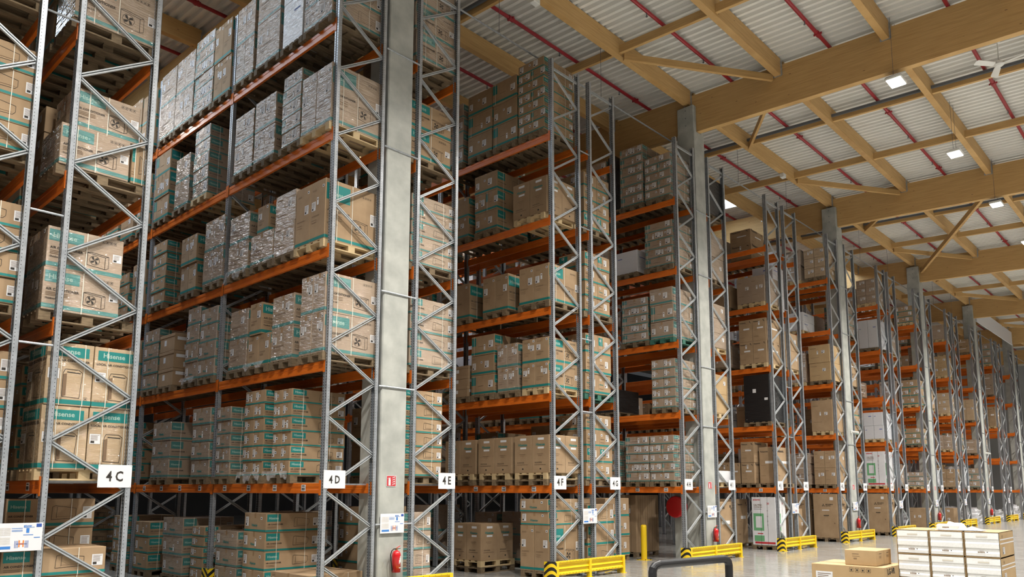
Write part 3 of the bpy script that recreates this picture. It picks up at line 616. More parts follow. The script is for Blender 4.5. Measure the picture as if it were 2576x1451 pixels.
for i, rk in enumerate(NAMES):
    x = rackx(rk); nb = BAYS.get(rk, 1); kind = 'L' if i % 2 == 0 else 'R'
    root = empty('pallet_rack', (x, 0, 0))
    side = 'left of' if kind == 'L' else 'right of'
    tag(root, f"steel pallet rack row carrying the 4 {rk} sign, galvanised frames and orange beams", 'pallet rack', 'pallet rack rows end-on to the main aisle')
    for b in range(nb+1): frame(root, b*BAY, kind)
    for b in range(nb):
        for lv in range(1, 6):
            for s in (0, 1):
                o = put(BM, 'beam', root, (-.002 if s == 0 else FD+.002, b*BAY+.12, LV[lv]-BH), (0, 0, 0))
                if s: o.scale = (-1, 1, 1)
                if lv == 1 and s == 0 and b < 3 and i < 12:
                    for q in range(4): put(ST, 'barcode_label', o, (0, .42+q*.97, 0))
        for q in range(3 if i < 14 else 1):
            sb = MB().box(.05, 0, LV[1]-.03, FD-.05, .05, LV[1]-.002, 'galv').build('support_bar', link=False) if 'SB' not in globals() else SB
            SB = sb; put(SB, 'support_bar', root, (0, b*BAY+.22+q*1.0, 0))
# spacers between back to back racks, one thing each
SPZ = (1.36, 3.87, 5.66, 8.5, 10.5)
for k in range(0, 6):
    for a, b_, gap in (('D', 'E', .829), ('F', 'G', .401)):
        ia = NAMES.index(a)+4*k
        if ia >= len(NAMES)-1: continue
        xa = rackx(NAMES[ia])+FD
        sp = MB().tube([(0, 0, 0), (gap, 0, 0)], .016, 'galv', 8)
        for zz, nm in zip(SPZ, ('lowest', 'second', 'third', 'fourth', 'highest')):
            o = sp.build('row_spacer'); o.location = (xa, -.014 if a == 'D' else .03, zz)
            tag(o, f"{nm} short galvanised spacer rod linking the frames of 4 {NAMES[ia]} and 4 {NAMES[ia+1]}", 'spacer rod', 'spacer rods between the rack frames')
xa = rackx('B')+FD
for zz, nm in zip(SPZ, ('lowest', 'second', 'third', 'fourth', 'highest')):
    o = MB().tube([(0, 0, 0), (.401, 0, 0)], .016, 'galv', 8).build('row_spacer'); o.location = (xa, .03, zz)
    tag(o, f"{nm} short galvanised spacer rod linking the frames of 4 B and 4 C", 'spacer rod', 'spacer rods between the rack frames')
# ------------------------------------------------------------------ signs
def board(w_, h_, t=.006):
    mb = MB(); mb.box(0, -t, 0, w_, 0, h_, 'board', .0015); return mb, Face(mb, '-Y', w_, t, h_)
for i, rk in enumerate(NAMES[1:22], 1):
    x = rackx(rk); wd = .44; x0 = x+.0 if i % 2 == 0 else x+FD-wd-.0
    mb, F = board(wd, .31); F.mb = mb
    mb2 = MB(); F2 = Face(mb2, '-Y', wd, 0, .31)
    F2.P = lambda u, v, o: (u, -.006-o*.5, v)
    vs_, fs_ = textgeo('4 '+rk); wd_ = .22 if rk not in 'IJ' else .16; mb2.add([(.105+a*wd_, -.0085, .09+b*wd_*1.28) for a, b in vs_], fs_, 'ink')
    for (u, v) in ((.015, .015), (wd-.015, .015), (.015, .295), (wd-.015, .295)): mb2.box(u-.004, -.009, v-.004, u+.004, -.006, v+.004, 'galv')
    o = mb.build('rack_sign'); o.location = (x0, -.001, 2.0); mb2.build('lettering', o)
    tag(o, f"white rack sign reading 4 {rk} in black, screwed to the end frame", 'sign', 'white rack letter signs')
def info_panel(x, label):
    mb, _ = board(.545, .35); o = mb.build('info_panel'); o.location = (x, -.031, 1.2)
    q = MB(); F = Face(q, '-Y', .545, 0, .35); F.P = lambda u, v, oo: (u, -.006-oo*.5, v)
    F.rect(.47, .295, .53, .338, 'bluep'); F.text('stow', .33, .30, .09, 'blue2'); F.rect(.36, .225, .395, .285, 'blue2'); F.line(.33, .295, .45, .295, 'blue2', .006)
    for v in (.285, .262, .248): F.line(.2, v, .32, v, 'blue2', .006)
    F.line(.33, .2, .44, .2, 'blue2', .008); F.line(.45, .165, .52, .165, 'blue2', .01); F.rect(.035, .03, .2, .065, 'blue2')
    for k in range(9): F.line(.03, .29-k*.011, .11 if k % 2 else .12, .29-k*.011, 'cream', .003); F.line(.12, .29-k*.011, .19, .29-k*.011, 'cream', .003)
    for k in range(7): F.line(.03, .17-k*.013, .19, .17-k*.013, 'cream', .004)
    for u in (.245, .26, .275, .36, .375, .39): F.line(u, .04, u, .13, 'bluep', .006)
    F.rect(.285, .05, .3, .135, 'orangep'); F.rect(.33, .05, .345, .135, 'orangep'); F.rect(.3, .08, .33, .1, 'orangep'); F.line(.26, .09, .38, .09, 'bluep', .006)
    q.build('printed_sheet', o)
    tag(o, label, 'notice board', 'white load notice boards')
for k in range(6):
    n1, n2, n3, n4 = (NAMES[j+4*k] if j+4*k < len(NAMES) else None for j in (2, 3, 4, 5))
    info_panel(rackx('D')+PER*k+1.19, f"white load notice on the concrete column between 4 {n1} and 4 {n2}")
    if n3 and n4 and k < 5: info_panel(rackx('F')+PER*k+1.02, f"white load notice across the gap between frames 4 {n3} and 4 {n4}")
info_panel(2.58, 'large-looking white load notice with blue print fixed low between frames 4 B and 4 C')
# ------------------------------------------------------------------ guard rails
def corrug(mb, x0, x1, y, z0, z1, m):
    n = [(0, 0), (.12, 0), (.2, .03), (.42, .03), (.5, .0), (.58, .03), (.8, .03), (.88, 0), (1, 0)]
    vs = []; 
    for t_, d in n: z = z0+(z1-z0)*t_; vs += [(x0, y-d*-1-.0, z), (x1, y-d*-1, z)]
    mb.add(vs, [(2*i, 2*i+1, 2*i+3, 2*i+2) for i in range(len(n)-1)], m)
def guard_rail(x0, x1, label):
    root = empty('guard_rail', (x0, -.32, 0)); L = x1-x0
    for i, x in enumerate((.17, L/2-.03, L-.08)):
        mb = MB(); mb.box(x, 0, 0, x+.08, .1, .42, 'yellow', .004); mb.box(x-.03, -.02, 0, x+.11, .16, .012, 'yellow'); mb.build('post', root)
        for (a, b) in ((-.015, .12), (.095, .12)): mb2 = MB(); mb2.lathe([(.012, .012), (.012, .028), (.0, .028)], 'galv', 6, (x+a, b, 0)); mb2.build('bolt', root)
    for i, (a, b) in enumerate(((.25, L/2-.03), (L/2+.05, L-.08))):
        mb = MB(); corrug(mb, a, b, .01, .13, .40, 'yellow'); mb.box(a, .0, .39, b, .08, .425, 'yellow', .003); mb.box(a, .02, .12, b, .06, .14, 'yellow'); 
        for k in range(10): u = a+(b-a)*(k+.5)/10; mb.box(u-.005, -.003, .402, u+.005, 0, .412, 'blackp'); mb.box(u-.005, -.001, .15, u+.005, .012, .158, 'blackp')
        mb.build('rail_panel', root)
    mb = MB()                                                     # rounded chevron corner
    for k in range(6):
        a0, a1 = math.pi/2*k/6, math.pi/2*(k+1)/6; r = .12
        pts = [(r-r*math.cos(a), r-r*math.sin(a)) for a in (a0, a1)]
        mb.add([(pts[0][0], pts[0][1], 0), (pts[1][0], pts[1][1], 0), (pts[1][0], pts[1][1], .43), (pts[0][0], pts[0][1], .43)], [(0, 1, 2, 3)], 'chev')
    mb.box(0, .12, 0, .008, .22, .43, 'chev'); mb.box(.12, 0, 0, .17, .008, .43, 'chev'); mb.box(.03, .03, .42, .16, .2, .43, 'blackp'); mb.build('chevron_corner', root)
    mb = MB(); mb.box(L-.012, .08, 0, L, .24, .10, 'yellow'); mb.bar((L-.08, .1, .1), (L-.3, .4, .0), .05, .01, 'yellow'); mb.build('strut', root)
    tag(root, label, 'guard rail', 'yellow guard rails at the rack ends')
for k in range(6):
    a = rackx('D')+PER*k; n = [NAMES[j+4*k] for j in (2, 3)]
    guard_rail(a-.47, a+2.72, f"low yellow steel guard rail with chevron corner before racks 4 {n[0]} and 4 {n[1]}")
    if k < 5:
        n = [NAMES[j+4*k] for j in (4, 5)]; a = rackx('F')+PER*k
        guard_rail(a-.47, a+2.30, f"low yellow steel guard rail with chevron corner before racks 4 {n[0]} and 4 {n[1]}")
# chevron protectors at the second uprights
def protector(x, y, label):
    mb = MB(); mb.box(-.13, -.12, 0, -.118, .14, .42, 'chev', .002); mb.box(-.13, -.13, 0, .13, -.118, .42, 'chev', .002); mb.box(.118, -.12, 0, .13, .14, .42, 'chev', .002)
    o = mb.build('upright_protector'); o.location = (x, y, 0); tag(o, label, 'upright protector', 'black and yellow upright protectors')
for rk, s in (('C', 1), ('D', 0), ('E', 1), ('G', 1), ('H', 0)):
    protector(rackx(rk)+(FD+.03 if s else -.03), BAY-.16, f"black and yellow striped steel protector at the second upright foot of rack 4 {rk}")
# ------------------------------------------------------------------ bollard, hose reel, black hoop
mb = MB(); mb.lathe([(.085, .012), (.085, .95), (.075, .985), (.045, 1.0), (0, 1.0)], 'yellow', 20)
root = empty('bollard', (18.93, 1.28, 0)); mb.build('post', root, smooth=False); MB().box(-.16, -.16, 0, .16, .16, .012, 'yellow').build('base_plate', root)
for a in (-.13, .13):
    for b in (-.13, .13): MB().lathe([(.018, .012), (.018, .03), (0, .03)], 'blackp', 6, (a, b, 0)).build('bolt', root)
tag(root, 'yellow steel bollard standing on the floor left of rack 4 H', 'bollard')
root = empty('hose_reel', (20.27, .9, 1.5))
mb = MB(); mb.tube([(-.22, 0, 0), (-.20, 0, 0), (-.16, 0, 0)], [.29, .32, .32], 'red', 36); mb.build('cover_disc', root)
mb = MB(); mb.tube([(-.16, 0, 0), (-.06, 0, 0)], .25, 'rubber', 28); mb.tube([(-.06, 0, 0), (-.04, 0, 0)], .31, 'red', 36); mb.build('hose_drum', root)
MB().box(-.04, -.05, -.1, 0, .05, .1, 'dsteel').build('wall_bracket', root)
tag(root, 'round red fire hose reel seen just left of the 4 H end frame', 'hose reel')
# backing post for the reel (steel stand fixed to the column line)
mb = MB(); mb.box(20.27, .62, 0, 20.35, 1.05, 1.9, 'conc'); o = mb.build('reel_stand'); tag(o, 'narrow grey stand behind the red hose reel beside the concrete column', 'stand')
root = empty('barrier_hoop', (7.70, -6.26, 0), rz=math.atan2(-.21, 1.45))
L = 1.46; mb = MB(); pts = [(0, 0, 0), (0, 0, 1.03)]+[(.09-.09*math.cos(a), 0, 1.03+.08*math.sin(a)) for a in (.5, 1.0)]+[(.12, 0, 1.115), (L-.12, 0, 1.115)]+[(L-.09+.09*math.sin(a), 0, 1.03+.08*math.cos(a)) for a in (.5, 1.0)]+[(L, 0, 1.03), (L, 0, 0)]
mb.tube(pts, .05, 'blackp', 16); mb.build('tube', root)
for x in (0, L): MB().box(x-.1, -.08, 0, x+.1, .08, .012, 'blackp').build('foot_plate', root)
tag(root, 'black steel tube barrier hoop standing in the main aisle', 'barrier')
# ------------------------------------------------------------------ extinguishers and their signs
def extinguisher(x, label):
    root = empty('fire_extinguisher', (x+.02, -.1, .44))
    MB().lathe([(.0, 0), (.075, 0), (.08, .02), (.08, .07)], 'rubber', 22).build('foot_ring', root)
    mb = MB(); mb.lathe([(.082, .065), (.082, .36), (.076, .40), (.055, .435), (.025, .45), (.02, .46)], 'red', 24); b = mb.build('cylinder', root, smooth=True)
    q = MB(); n = 8
    for k in range(n):
        a0, a1 = -math.pi/2+.0+k*.14, -math.pi/2+(k+1)*.14; r = .0832
        q.add([(r*math.cos(a0), r*math.sin(a0), .14), (r*math.cos(a1), r*math.sin(a1), .14), (r*math.cos(a1), r*math.sin(a1), .155), (r*math.cos(a0), r*math.sin(a0), .155)], [(0, 1, 2, 3)], 'label')
        t_ = k/n; c = .25+.05*math.sin(t_*5); hh = .07*(1-abs(t_-.5))
        q.add([(r*math.cos(a), r*math.sin(a), z) for a, z in ((a0, c-hh), (a1, c-hh), (a1, c+hh), (a0, c+hh))], [(0, 1, 2, 3)], 'label')
    q.build('instruction_label', b)
    mb = MB(); mb.lathe([(.02, .455), (.02, .49), (0, .49)], 'brass', 10); mb.build('valve', root)
    mb = MB(); mb.bar((-.01, 0, .475), (.09, 0, .485), .02, .008, 'rubber'); mb.bar((0, 0, .49), (.085, -.0, .53), .018, .008, 'red'); mb.build('lever', root)
    MB().tube([(-.01, 0, .478), (-.06, 0, .48), (-.105, 0, .45), (-.13, 0, .38), (-.12, 0, .28), (-.10, 0, .18), (-.088, 0, .10)], .010, 'rubber', 8).build('hose', root)
    MB().box(-.03, .06, .1, .03, .1, .36, 'galv').build('bracket', root)
    tag(root, label, 'fire extinguisher', 'fire extinguishers on the columns')
def ext_sign(x, label):
    mb = MB(); mb.box(0, -.004, 0, .22, 0, .20, 'label'); o = mb.build('extinguisher_sign'); o.location = (x, -.004, 2.04)
    q = MB(); F = Face(q, '-Y', .22, 0, .2); F.P = lambda u, v, oo: (u, -.004-oo*.4, v)
    F.rect(.008, .008, .212, .192, 'redp'); F.rect(.045, .02, .095, .13, 'label', .004); F.quad([(.05, .13), (.09, .13), (.078, .15), (.062, .15)], 'label', .004)
    F.line(.03, .14, .045, .155, 'label', .008, .005); F.line(.045, .155, .1, .155, 'label', .01, .005)
    for k in range(4):
        v = .02+k*.04; F.quad([(.13, v), (.15, v+.02), (.185, v+.02), (.2, v+.05), (.175, v+.035), (.14, v+.03)], 'label', .004)
    q.build('pictogram', o); tag(o, label, 'safety sign', 'red extinguisher signs on the columns')
for k in range(6):
    a = rackx('D')+PER*k; n = [NAMES[j+4*k] for j in (2, 3)]
    extinguisher(a+1.50, f"red fire extinguisher hung on the column between racks 4 {n[0]} and 4 {n[1]}")
    ext_sign(a+1.33, f"red and white extinguisher sign on the column between racks 4 {n[0]} and 4 {n[1]}")
# ------------------------------------------------------------------ goods standing in the main aisle
def foam_carton(y0, z0, label, group, torn):
    root = empty('foam_carton', (11.5, y0, z0)); dx, dy, h = .82, .405, .322
    mb = MB(); t = .006
    mb.box(.0, 0, 0, dx, t, h, 'light'); mb.box(0, dy-t, 0, dx, dy, h, 'light'); mb.box(0, 0, 0, dx, dy, t, 'light'); mb.box(0, 0, h-t, dx, dy, h, 'light'); mb.box(dx-t, 0, 0, dx, dy, h, 'light')
    F = Face(mb, '-Y', dx, dy, h); F.rect(0, .17, dx, .185, 'label'); F.rect(0, .22, dx, .235, 'label'); F.label(.12, .04, .12, .09); F.icons(.1, .25, 2, .03, 'inkl')
    mb.build('sleeve', root)
    mb = MB(); a = .012
    n = 10; vs = []; zs = [a, .05, .075, .10, .115, .17, .19, .215, .235, h-a]; ds = [.0, -.002, .012, .012, -.004, -.004, .008, .008, -.004, 0]
    for z, d in zip(zs, ds): vs += [(d+.0, a, z), (d, dy-a, z)]
    mb.add(vs, [(2*i, 2*i+1, 2*i+3, 2*i+2) for i in range(n-1)], 'foam'); mb.box(.02, a, a, .4, dy-a, h-a, 'foam')
    fm = mb.build('polystyrene_end', root)
    q = MB(); F = Face(q, '-X', dx, dy, h); F.P = lambda u, v, o: (-.005-o*.5, dy-u, v)
    [F.rect(.15+k*.0135, .055, .16+k*.0135, .072, 'inkl') for k in range(6)]; F.line(.17, .08, .22, .08, 'inkl', .004); F.rect(.25, .06, .262, .072, 'ink')
    F.line(.14, .262, .27, .262, 'cream', .018)
    q.build('print', fm); tag(root, label, 'carton', group)
for r, rn in enumerate(('bottom', 'second', 'third', 'top')):
    for c_, cn in enumerate(('right', 'middle', 'left')):
        foam_carton(-9.02+c_*.415, .144+r*.327, f"foam-ended carton on the aisle pallet, {rn} row, {cn} column", 'foam-ended cartons in the main aisle', 0)
o = put(pmesh('pal', 1.2 if False else 1.0), 'pallet', None, (11.45, -8.93, 0)); tag(o, 'wooden pallet under the foam-ended cartons in the main aisle', 'pallet')
mb = MB(); rr = random.Random(5); n = 12; vs = []                                   # loose piece of film and foam lying on top
for i in range(n):
    for j in range(7): 
        e = min(i, n-1-i, 3)/3; f_ = min(j, 6-j, 2)/2; vs.append((.16*j/6*1.6+rr.uniform(-.01, .01), .56*i/(n-1)+rr.uniform(-.01, .01), (.085+rr.uniform(-.03, .03)-.05*(i < 5))*e*f_+.004))
mb.add(vs, [(i*7+j, i*7+j+1, i*7+7+j+1, i*7+7+j) for i in range(n-1) for j in range(6)], 'foam'); mb.box(.02, .27, .0, .14, .55, .08, 'foam', .02); F = Face(mb, '-X', .1, .55, .1); F.P = lambda u, v, o: (.018, .55-u, v); [F.rect(.08+k*.0135, .03, .09+k*.0135, .046, 'inkl') for k in range(6)]
o = mb.build('foam_offcut', smooth=False); o.location = (11.56, -8.82, .144+4*.327+.001); tag(o, 'crumpled white foam piece lying on top of the foam-ended cartons', 'packing foam')
me = MB(); me.box(0, 0, 0, .85, .97, .68, 'light', .006); F = Face(me, '-X', .85, .97, .68); F.label(.06, .33, .23, .25); F.icons(.52, .60, 4, .05)
G_ = Face(me, '-Y', .85, .97, .68); G_.text('LG-VR', .12, .58, .3); G_.line(.12, .5, .4, .5, 'inkl', .008); G_.line(.12, .45, .36, .45, 'inkl', .008); G_.rect(.09, 0, .094, .68, 'inkl'); G_.icons(.1, .3, 3, .05, 'inkl'); Face(me, 'T', .85, .97, .68).rect(.3, 0, .36, .97, 'tape', .001)
o = me.build('carton'); o.location = (10.90, -7.79, .284); tag(o, 'large pale carton with lettered side beneath the two small ones, main aisle', 'carton', 'loose cartons in the main aisle')
o = put(pmesh('pal', 1.0), 'pallet', None, (10.75, -7.8, 0)); tag(o, 'lower wooden pallet under the large pale carton in the main aisle', 'pallet')
o = put(pmesh('pal', 1.0), 'pallet', None, (10.75, -7.8, .144)); o.location.z = .1401; tag(o, 'upper wooden pallet under the large pale carton in the main aisle', 'pallet')
for i, (x, y, nm) in enumerate(((11.00, -7.60, 'nearer'), (11.30, -7.60, 'further'))):
    me = MB(); me.box(0, 0, 0, .295, .42, .205, 'light', .006); F = Face(me, '-X', .295, .42, .205); F.line(.1, .15, .19, .15, 'inkl', .006); F.line(.1, .12, .2, .12, 'inkl', .004); F.icons(.12, .08, 2, .015, 'inkl')
    G_ = Face(me, '-Y', .295, .42, .205); G_.line(.1, .16, .19, .16, 'inkl', .008); G_.icons(.1, .1, 2, .03, 'inkl'); o = me.build('carton'); o.location = (x, y-.07, .966)
    tag(o, f"small pale flat carton on the large aisle carton, the {nm} of the two", 'carton', 'loose cartons in the main aisle')
# loose film skirts hanging off wrapped loads
def skirt(x, y, z, L, drop, seed, label):
    rr = random.Random(seed); mb = MB(); n = 26; vs = []
    for i in range(n):
        e = math.sin(math.pi*i/(n-1))**.5 if drop < 0 else 1
        d = abs(drop)*(.45+.2*rr.random()+.3*math.sin(i*.45+seed)+.15*math.sin(i*1.1+seed*2))
        for j in range(4): vs.append((-.02-.03*rr.random()-.01*j, y+L*i/(n-1), z-j/3*d-(.0 if j else -.02)))
    mb.add(vs, [(i*4+j, i*4+j+1, i*4+5+j, i*4+4+j) for i in range(n-1) for j in range(3)], 'filmc')
    o = mb.build('loose_film'); o.location = (x, 0, 0); tag(o, label, 'plastic film', 'loose stretch film skirts')
for rk, lv, y, L, d, s, nm in (('D', 1, 1.0, .9, .16, 1, 'first stack'), ('D', 1, 2.0, .85, .2, 2, 'second stack'), ('D', 3, 2.9, .9, .25, 3, 'fourth stack'), ('D', 3, 1.1, 1.1, .12, 4, 'second stack'), ('D', 2, 2.0, .8, .14, 5, 'third stack'), ('D', 2, 5.0, .7, .16, 6, 'sixth stack'), ('D', 4, 2.05, .8, .12, 7, 'third stack'), ('D', 3, 7.0, .8, .1, 8, 'seventh stack')):
    skirt(rackx(rk)-.06, y, LV[lv]+.2, L, d, s, f"torn clear film hanging below the {nm} on the {LNAME[lv]} of rack 4{rk}")
# ------------------------------------------------------------------ floor, roof, walls, columns
struct(MB().box(-30, -40, -.2, 92, 46, 0, 'floor').build('floor'))
struct(MB().box(92, -40, 0, 92.3, 46, 15.5, 'wall').build('wall_right')); M['wall_shade'] = noisy('shade_toned_wall_cladding', (.05, .052, .055), (.07, .072, .075), .5, .7); struct(MB().box(-30, 46, 0, 92, 46.3, 17.5, 'wall_shade').build('wall_back'))  # back wall colour darkened to stand in for its unlit shade
def deckmesh():
    mb = MB(); p = .25; x = -24.0; vs = []; k = 0; zoff = .2
    prof = [(0, 0), (.09, 0), (.125, .09), (.215, .09)]
    xs = []
    while x < 92:
        for a, d in prof: xs.append((x+a, d))
        x += p
    ya, yb = -38, 40
    for X, d in xs: vs += [(X, ya, roofz(ya)+zoff+d), (X, yb, roofz(yb)+zoff+d)]
    mb.add(vs, [(2*i, 2*i+1, 2*i+3, 2*i+2) for i in range(len(xs)-1)], 'deck'); return mb
struct(deckmesh().build('ceiling'))
def timber(a, b, w_, h_, name):                                       # sloping timber with its own origin, top edge through a and b
    mb = MB(); a, b = Vector(a), Vector(b); d = b-a
    L = d.length; mb.box(0, -w_/2, -h_, L, w_/2, 0, 'glulam', .006); o = mb.build(name); o.location = a
    o.rotation_euler = (0, -math.atan2(d.z, math.hypot(d.x, d.y)), math.atan2(d.y, d.x)); return o
BX = [rackx('D')+PER*k+1.47 for k in range(-2, 7)]                        # main beam centre lines
PY = [.3+2.95*k for k in range(-7, 13)]
OB = ['two bays left of 4 D', 'over 4 A', 'over the column at 4 D', 'over the column at 4 H', 'over the column at 4 L', 'over the column at 4 P', 'over the column at 4 T', 'over the column past 4 W', 'at the far end wall']
for x, nm in zip(BX, OB):
    o = timber((x, -37, roofz(-37)), (x, 38, roofz(38)), .2, 1.24, 'roof_beam'); tag(o, f"deep glued timber roof beam {nm}", 'roof beam', 'deep timber main roof beams')
for i in range(len(BX)-1):
    a, b = BX[i]+.1, BX[i+1]-.1
    ref = OB[i].replace('over the column at', 'right of').replace('over ', 'right of ').replace('over the column past', 'right of')
    for j, y in enumerate(PY):
        zt = roofz(y)+.19
        if y > 22 and i > 3: continue
        mb = MB(); mb.box(a, y-.09, zt-.52, b, y+.09, zt, 'glulam', .005); o = mb.build('roof_purlin')
        mb = MB()
        for e, s in ((a, 1), (b, -1)): mb.box(e if s > 0 else e-.012, y-.1, zt-.56, e+.012 if s > 0 else e, y-.09, zt-.05, 'galv'); mb.box(min(e, e+s*.04), y-.10, zt-.53, max(e, e+s*.04), y+.10, zt-.52, 'galv'); mb.box(min(e, e+s*.02), y-.14, zt-.53, max(e, e+s*.02)-.012, y+.14, zt-.1, 'galv')
        mb.build('hanger_bracket', o)
        rel = 'in line with the columns' if j == 7 else (f"{ORD[7-j]} row in front of the columns" if j < 7 else f"{ORD[min(j-7,16)]} row behind the columns")
        tag(o, f"timber purlin {ref}, {rel}", 'purlin', 'timber roof purlins')
    for q, fx in enumerate((3.93, 7.86)):
        x = BX[i]+fx
        for j in range(len(PY)-1):
            if not (2 <= j <= 9): continue
            y0, y1 = PY[j]+.09, PY[j+1]-.09
            o = timber((x, y0, roofz(y0)-.02), (x, y1, roofz(y1)-.02), .1, .24, 'roof_noggin')
            tag(o, f"short timber crosspiece, {('left','right')[q]} one, bay {ref}, {ORD[j-1]} row", 'timber strut', 'short timber roof crosspieces')
        if q == 0:
            d = Vector((0, 50, 50*.043)); mb = MB(); mb.bar((x-.13, -15, roofz(-15)-.1), (x-.13, 14, roofz(14)-.1), (.07), .08, 'dsteel'); 
            z0 = 0
            for yk in PY[2:12]: pass
            o = mb.build('cable_duct'); tag(o, f"dark steel cable duct under the roof, {ref}", 'cable duct', 'dark roof cable ducts')
    def brace(p, q2, nm, dz=.02):
        mb = MB(); a_, b_ = Vector((p[0], p[1], roofz(p[1])-.34-dz)), Vector((q2[0], q2[1], roofz(q2[1])-.34-dz))
        o = timber(a_+Vector((0, 0, .12)), b_+Vector((0, 0, .12)), .09, .2, 'roof_brace'); tag(o, nm, 'roof brace', 'diagonal timber roof braces')
    if 1 <= i:
        brace((BX[i]+7.95, .16), (BX[i+1]-.14, -2.50), f"diagonal timber brace rising rightwards in the roof bay {ref}")
        brace((BX[i]+.14, -2.50), (BX[i]+3.85, .16), f"short steep diagonal timber brace in the roof bay {ref}")
mb = MB(); o = timber((BX[4]+.12, -5.7, roofz(-5.7)-.55), (BX[5]-.12, -.1, roofz(-.1)-.56), .12, .22, 'roof_brace'); tag(o, 'long diagonal timber brace crossing a whole roof bay right of 4 L', 'roof brace', 'diagonal timber roof braces')
# columns with forked heads
for k in range(-1, 6):
    a = rackx('D')+PER*k+1.17; mb = MB(); mb.box(a, 0, 0, a+.6, .62, 13.14, 'conc', .02)
    for x0 in (a, a+.42): mb.box(x0, .02, 13.10, x0+.18, .60, 14.0, 'conc', .02)
    for z in (13.35, 13.6, 13.85): mb.box(a-.004, .28, z, a, .31, z+.03, 'dsteel')
    o = mb.build('column'); struct(o)
# sprinkler pipes
for j, y in enumerate([PY[i]+1.475 for i in range(3, 11)]):
    z = roofz(y)+.06; root = empty('sprinkler_pipe', (0, y, z))
    MB().tube([(-20, 0, 0), (90, 0, 0)], .05, 'redpipe', 10).build('pipe', root)
    cp = MB().tube([(-.09, 0, 0), (.09, 0, 0)], .068, 'redpipe', 10).box(-.02, -.11, -.02, .02, .11, .02, 'redpipe').build('coupling', link=False)
    hd = MB().lathe([(.012, 0), (.012, -.1), (.03, -.11), (.03, -.12), (0, -.12)], 'dsteel', 8).build('sprinkler_head', link=False)
    for k in range(9): put(cp, 'coupling', root, (2.0+k*5.9, 0, 0)) ; 
    for k in range(16): put(hd, 'sprinkler_head', root, (1.1+k*2.95, 0, -.04))
    rel = f"{ORD[5-j]} row in front of the columns" if j < 5 and j != 4 else ('first row in front of the columns' if j == 4 else f"{ORD[j-4]} row behind the columns") if j != 4 else 'nearest row before the columns'
    tag(root, f"dark red sprinkler pipe running under the roof, {rel}", 'sprinkler pipe', 'red sprinkler pipes under the roof')
# thin conduit hung on wires over the rack ends
cy_ = .80; cz_ = 13.0
o = MB().tube([(-8, cy_, cz_), (84, cy_, cz_)], .022, 'galv', 8).build('conduit'); tag(o, 'thin galvanised conduit hanging just above the rack tops on wires', 'conduit')
for k in range(14):
    x = -.1+k*4.15; o = MB().tube([(x, cy_, cz_+.02), (x, cy_, roofz(cy_)+.2)], .006, 'dsteel', 5).build('hanger_wire')
    tag(o, 'thin dark wire holding the conduit above the rack tops', 'wire', 'wires holding the conduit')
# grey smoke curtain far away and rooflights
o = MB().box(BX[6]+.4, -.06, 13.0, BX[7]-.3, .0, 14.0, 'board').build('smoke_curtain'); tag(o, 'pale grey panel hanging below the roof beyond rack 4 T', 'smoke curtain')
SKY = [(24.75, -11.3, 27.9, -8.75), (28.6, 3.6, 31.0, 5.4), (2.7, 3.5, 5.9, 6.0), (2.7, 9.4, 5.9, 11.9), (2.7, 6.45, 5.9, 8.9), (2.7, 12.4, 5.9, 14.9), (.9, -11.3, 4.3, -8.75), (40, 3.5, 43.6, 6.0), (40.3, -11.3, 43.6, -8.7), (13.2, 9.4, 16.4, 11.9)]  # deeper rooflights over the 4 D aisle added for more sheen on the film
for i, (x0, y0, x1, y1) in enumerate(SKY):
    mb = MB(); zz = lambda y: roofz(y)+.17
    mb.add([(x0, y0, zz(y0)), (x1, y0, zz(y0)), (x1, y1, zz(y1)), (x0, y1, zz(y1))], [(0, 1, 2, 3)], 'sky')
    for a, b in (((x0, y0), (x1, y0)), ((x1, y0), (x1, y1)), ((x1, y1), (x0, y1)), ((x0, y1), (x0, y0))): mb.bar((*a, zz(a[1])), (*b, zz(b[1])), .06, .06, 'fanw')
    o = mb.build('rooflight'); tag(o, f"bright daylit rooflight panel in the roof deck, {('right edge beyond the fan','behind rack 4 I','above the aisle left of 4 D','added third one above the 4 D aisle','added second one above the 4 D aisle','added deepest one above the 4 D aisle','before rack 4 B','behind rack 4 M','before rack 4 N','behind rack 4 F')[i]}", 'rooflight', 'rooflights in the roof deck')
# ------------------------------------------------------------------ lamps
LM = MB(); LM.box(-.28, -.2, 0, .28, .2, .09, 'fanw', .02); LM.box(-.2, -.12, .09, .2, .12, .12, 'dsteel'); LMm = LM.build('housing', link=False)
LF = MB().box(-.25, -.17, -.012, .25, .17, -.002, 'lampface').build('lens', link=False)
ld = bpy.data.lights.new('highbay', 'AREA'); ld.shape = 'RECTANGLE'; ld.size = .5; ld.size_y = .34; ld.energy = LAMP_W; ld.color = LAMP_COL; ld.spread = math.radians(128)
la = bpy.data.lights.new('aisle_highbay', 'AREA'); la.shape = 'RECTANGLE'; la.size = .5; la.size_y = .34; la.energy = LAMP_W*.12; la.color = LAMP_COL; la.spread = math.radians(165)
def lamp(x, y, z, label, data=ld):
    root = empty('highbay_lamp', (x, y, z)); put(LMm, 'housing', root); put(LF, 'lens', root)
    L = roofz(y)+.2-z
    for s in (-.2, .2): MB().tube([(s, 0, .1), (s, 0, L)], .005, 'dsteel', 5).build('hanger_rod', root)
    l = bpy.data.objects.new('lamp_light', data); C.objects.link(l); l.location = (0, 0, -.03); l.parent = root
    tag(root, label, 'lamp', 'LED highbay lamps under the roof')
for k in range(-4, 11):
    x = BX[3]+5.9*k; lamp(x, -5.75, 12.62, f"lit LED highbay lamp over the main aisle, {'under the timber beam' if k%2==0 else 'midway between beams'} nearest rack 4{NAMES[min(22,max(0,int((x-X4D)/PER*4)+2))]}")
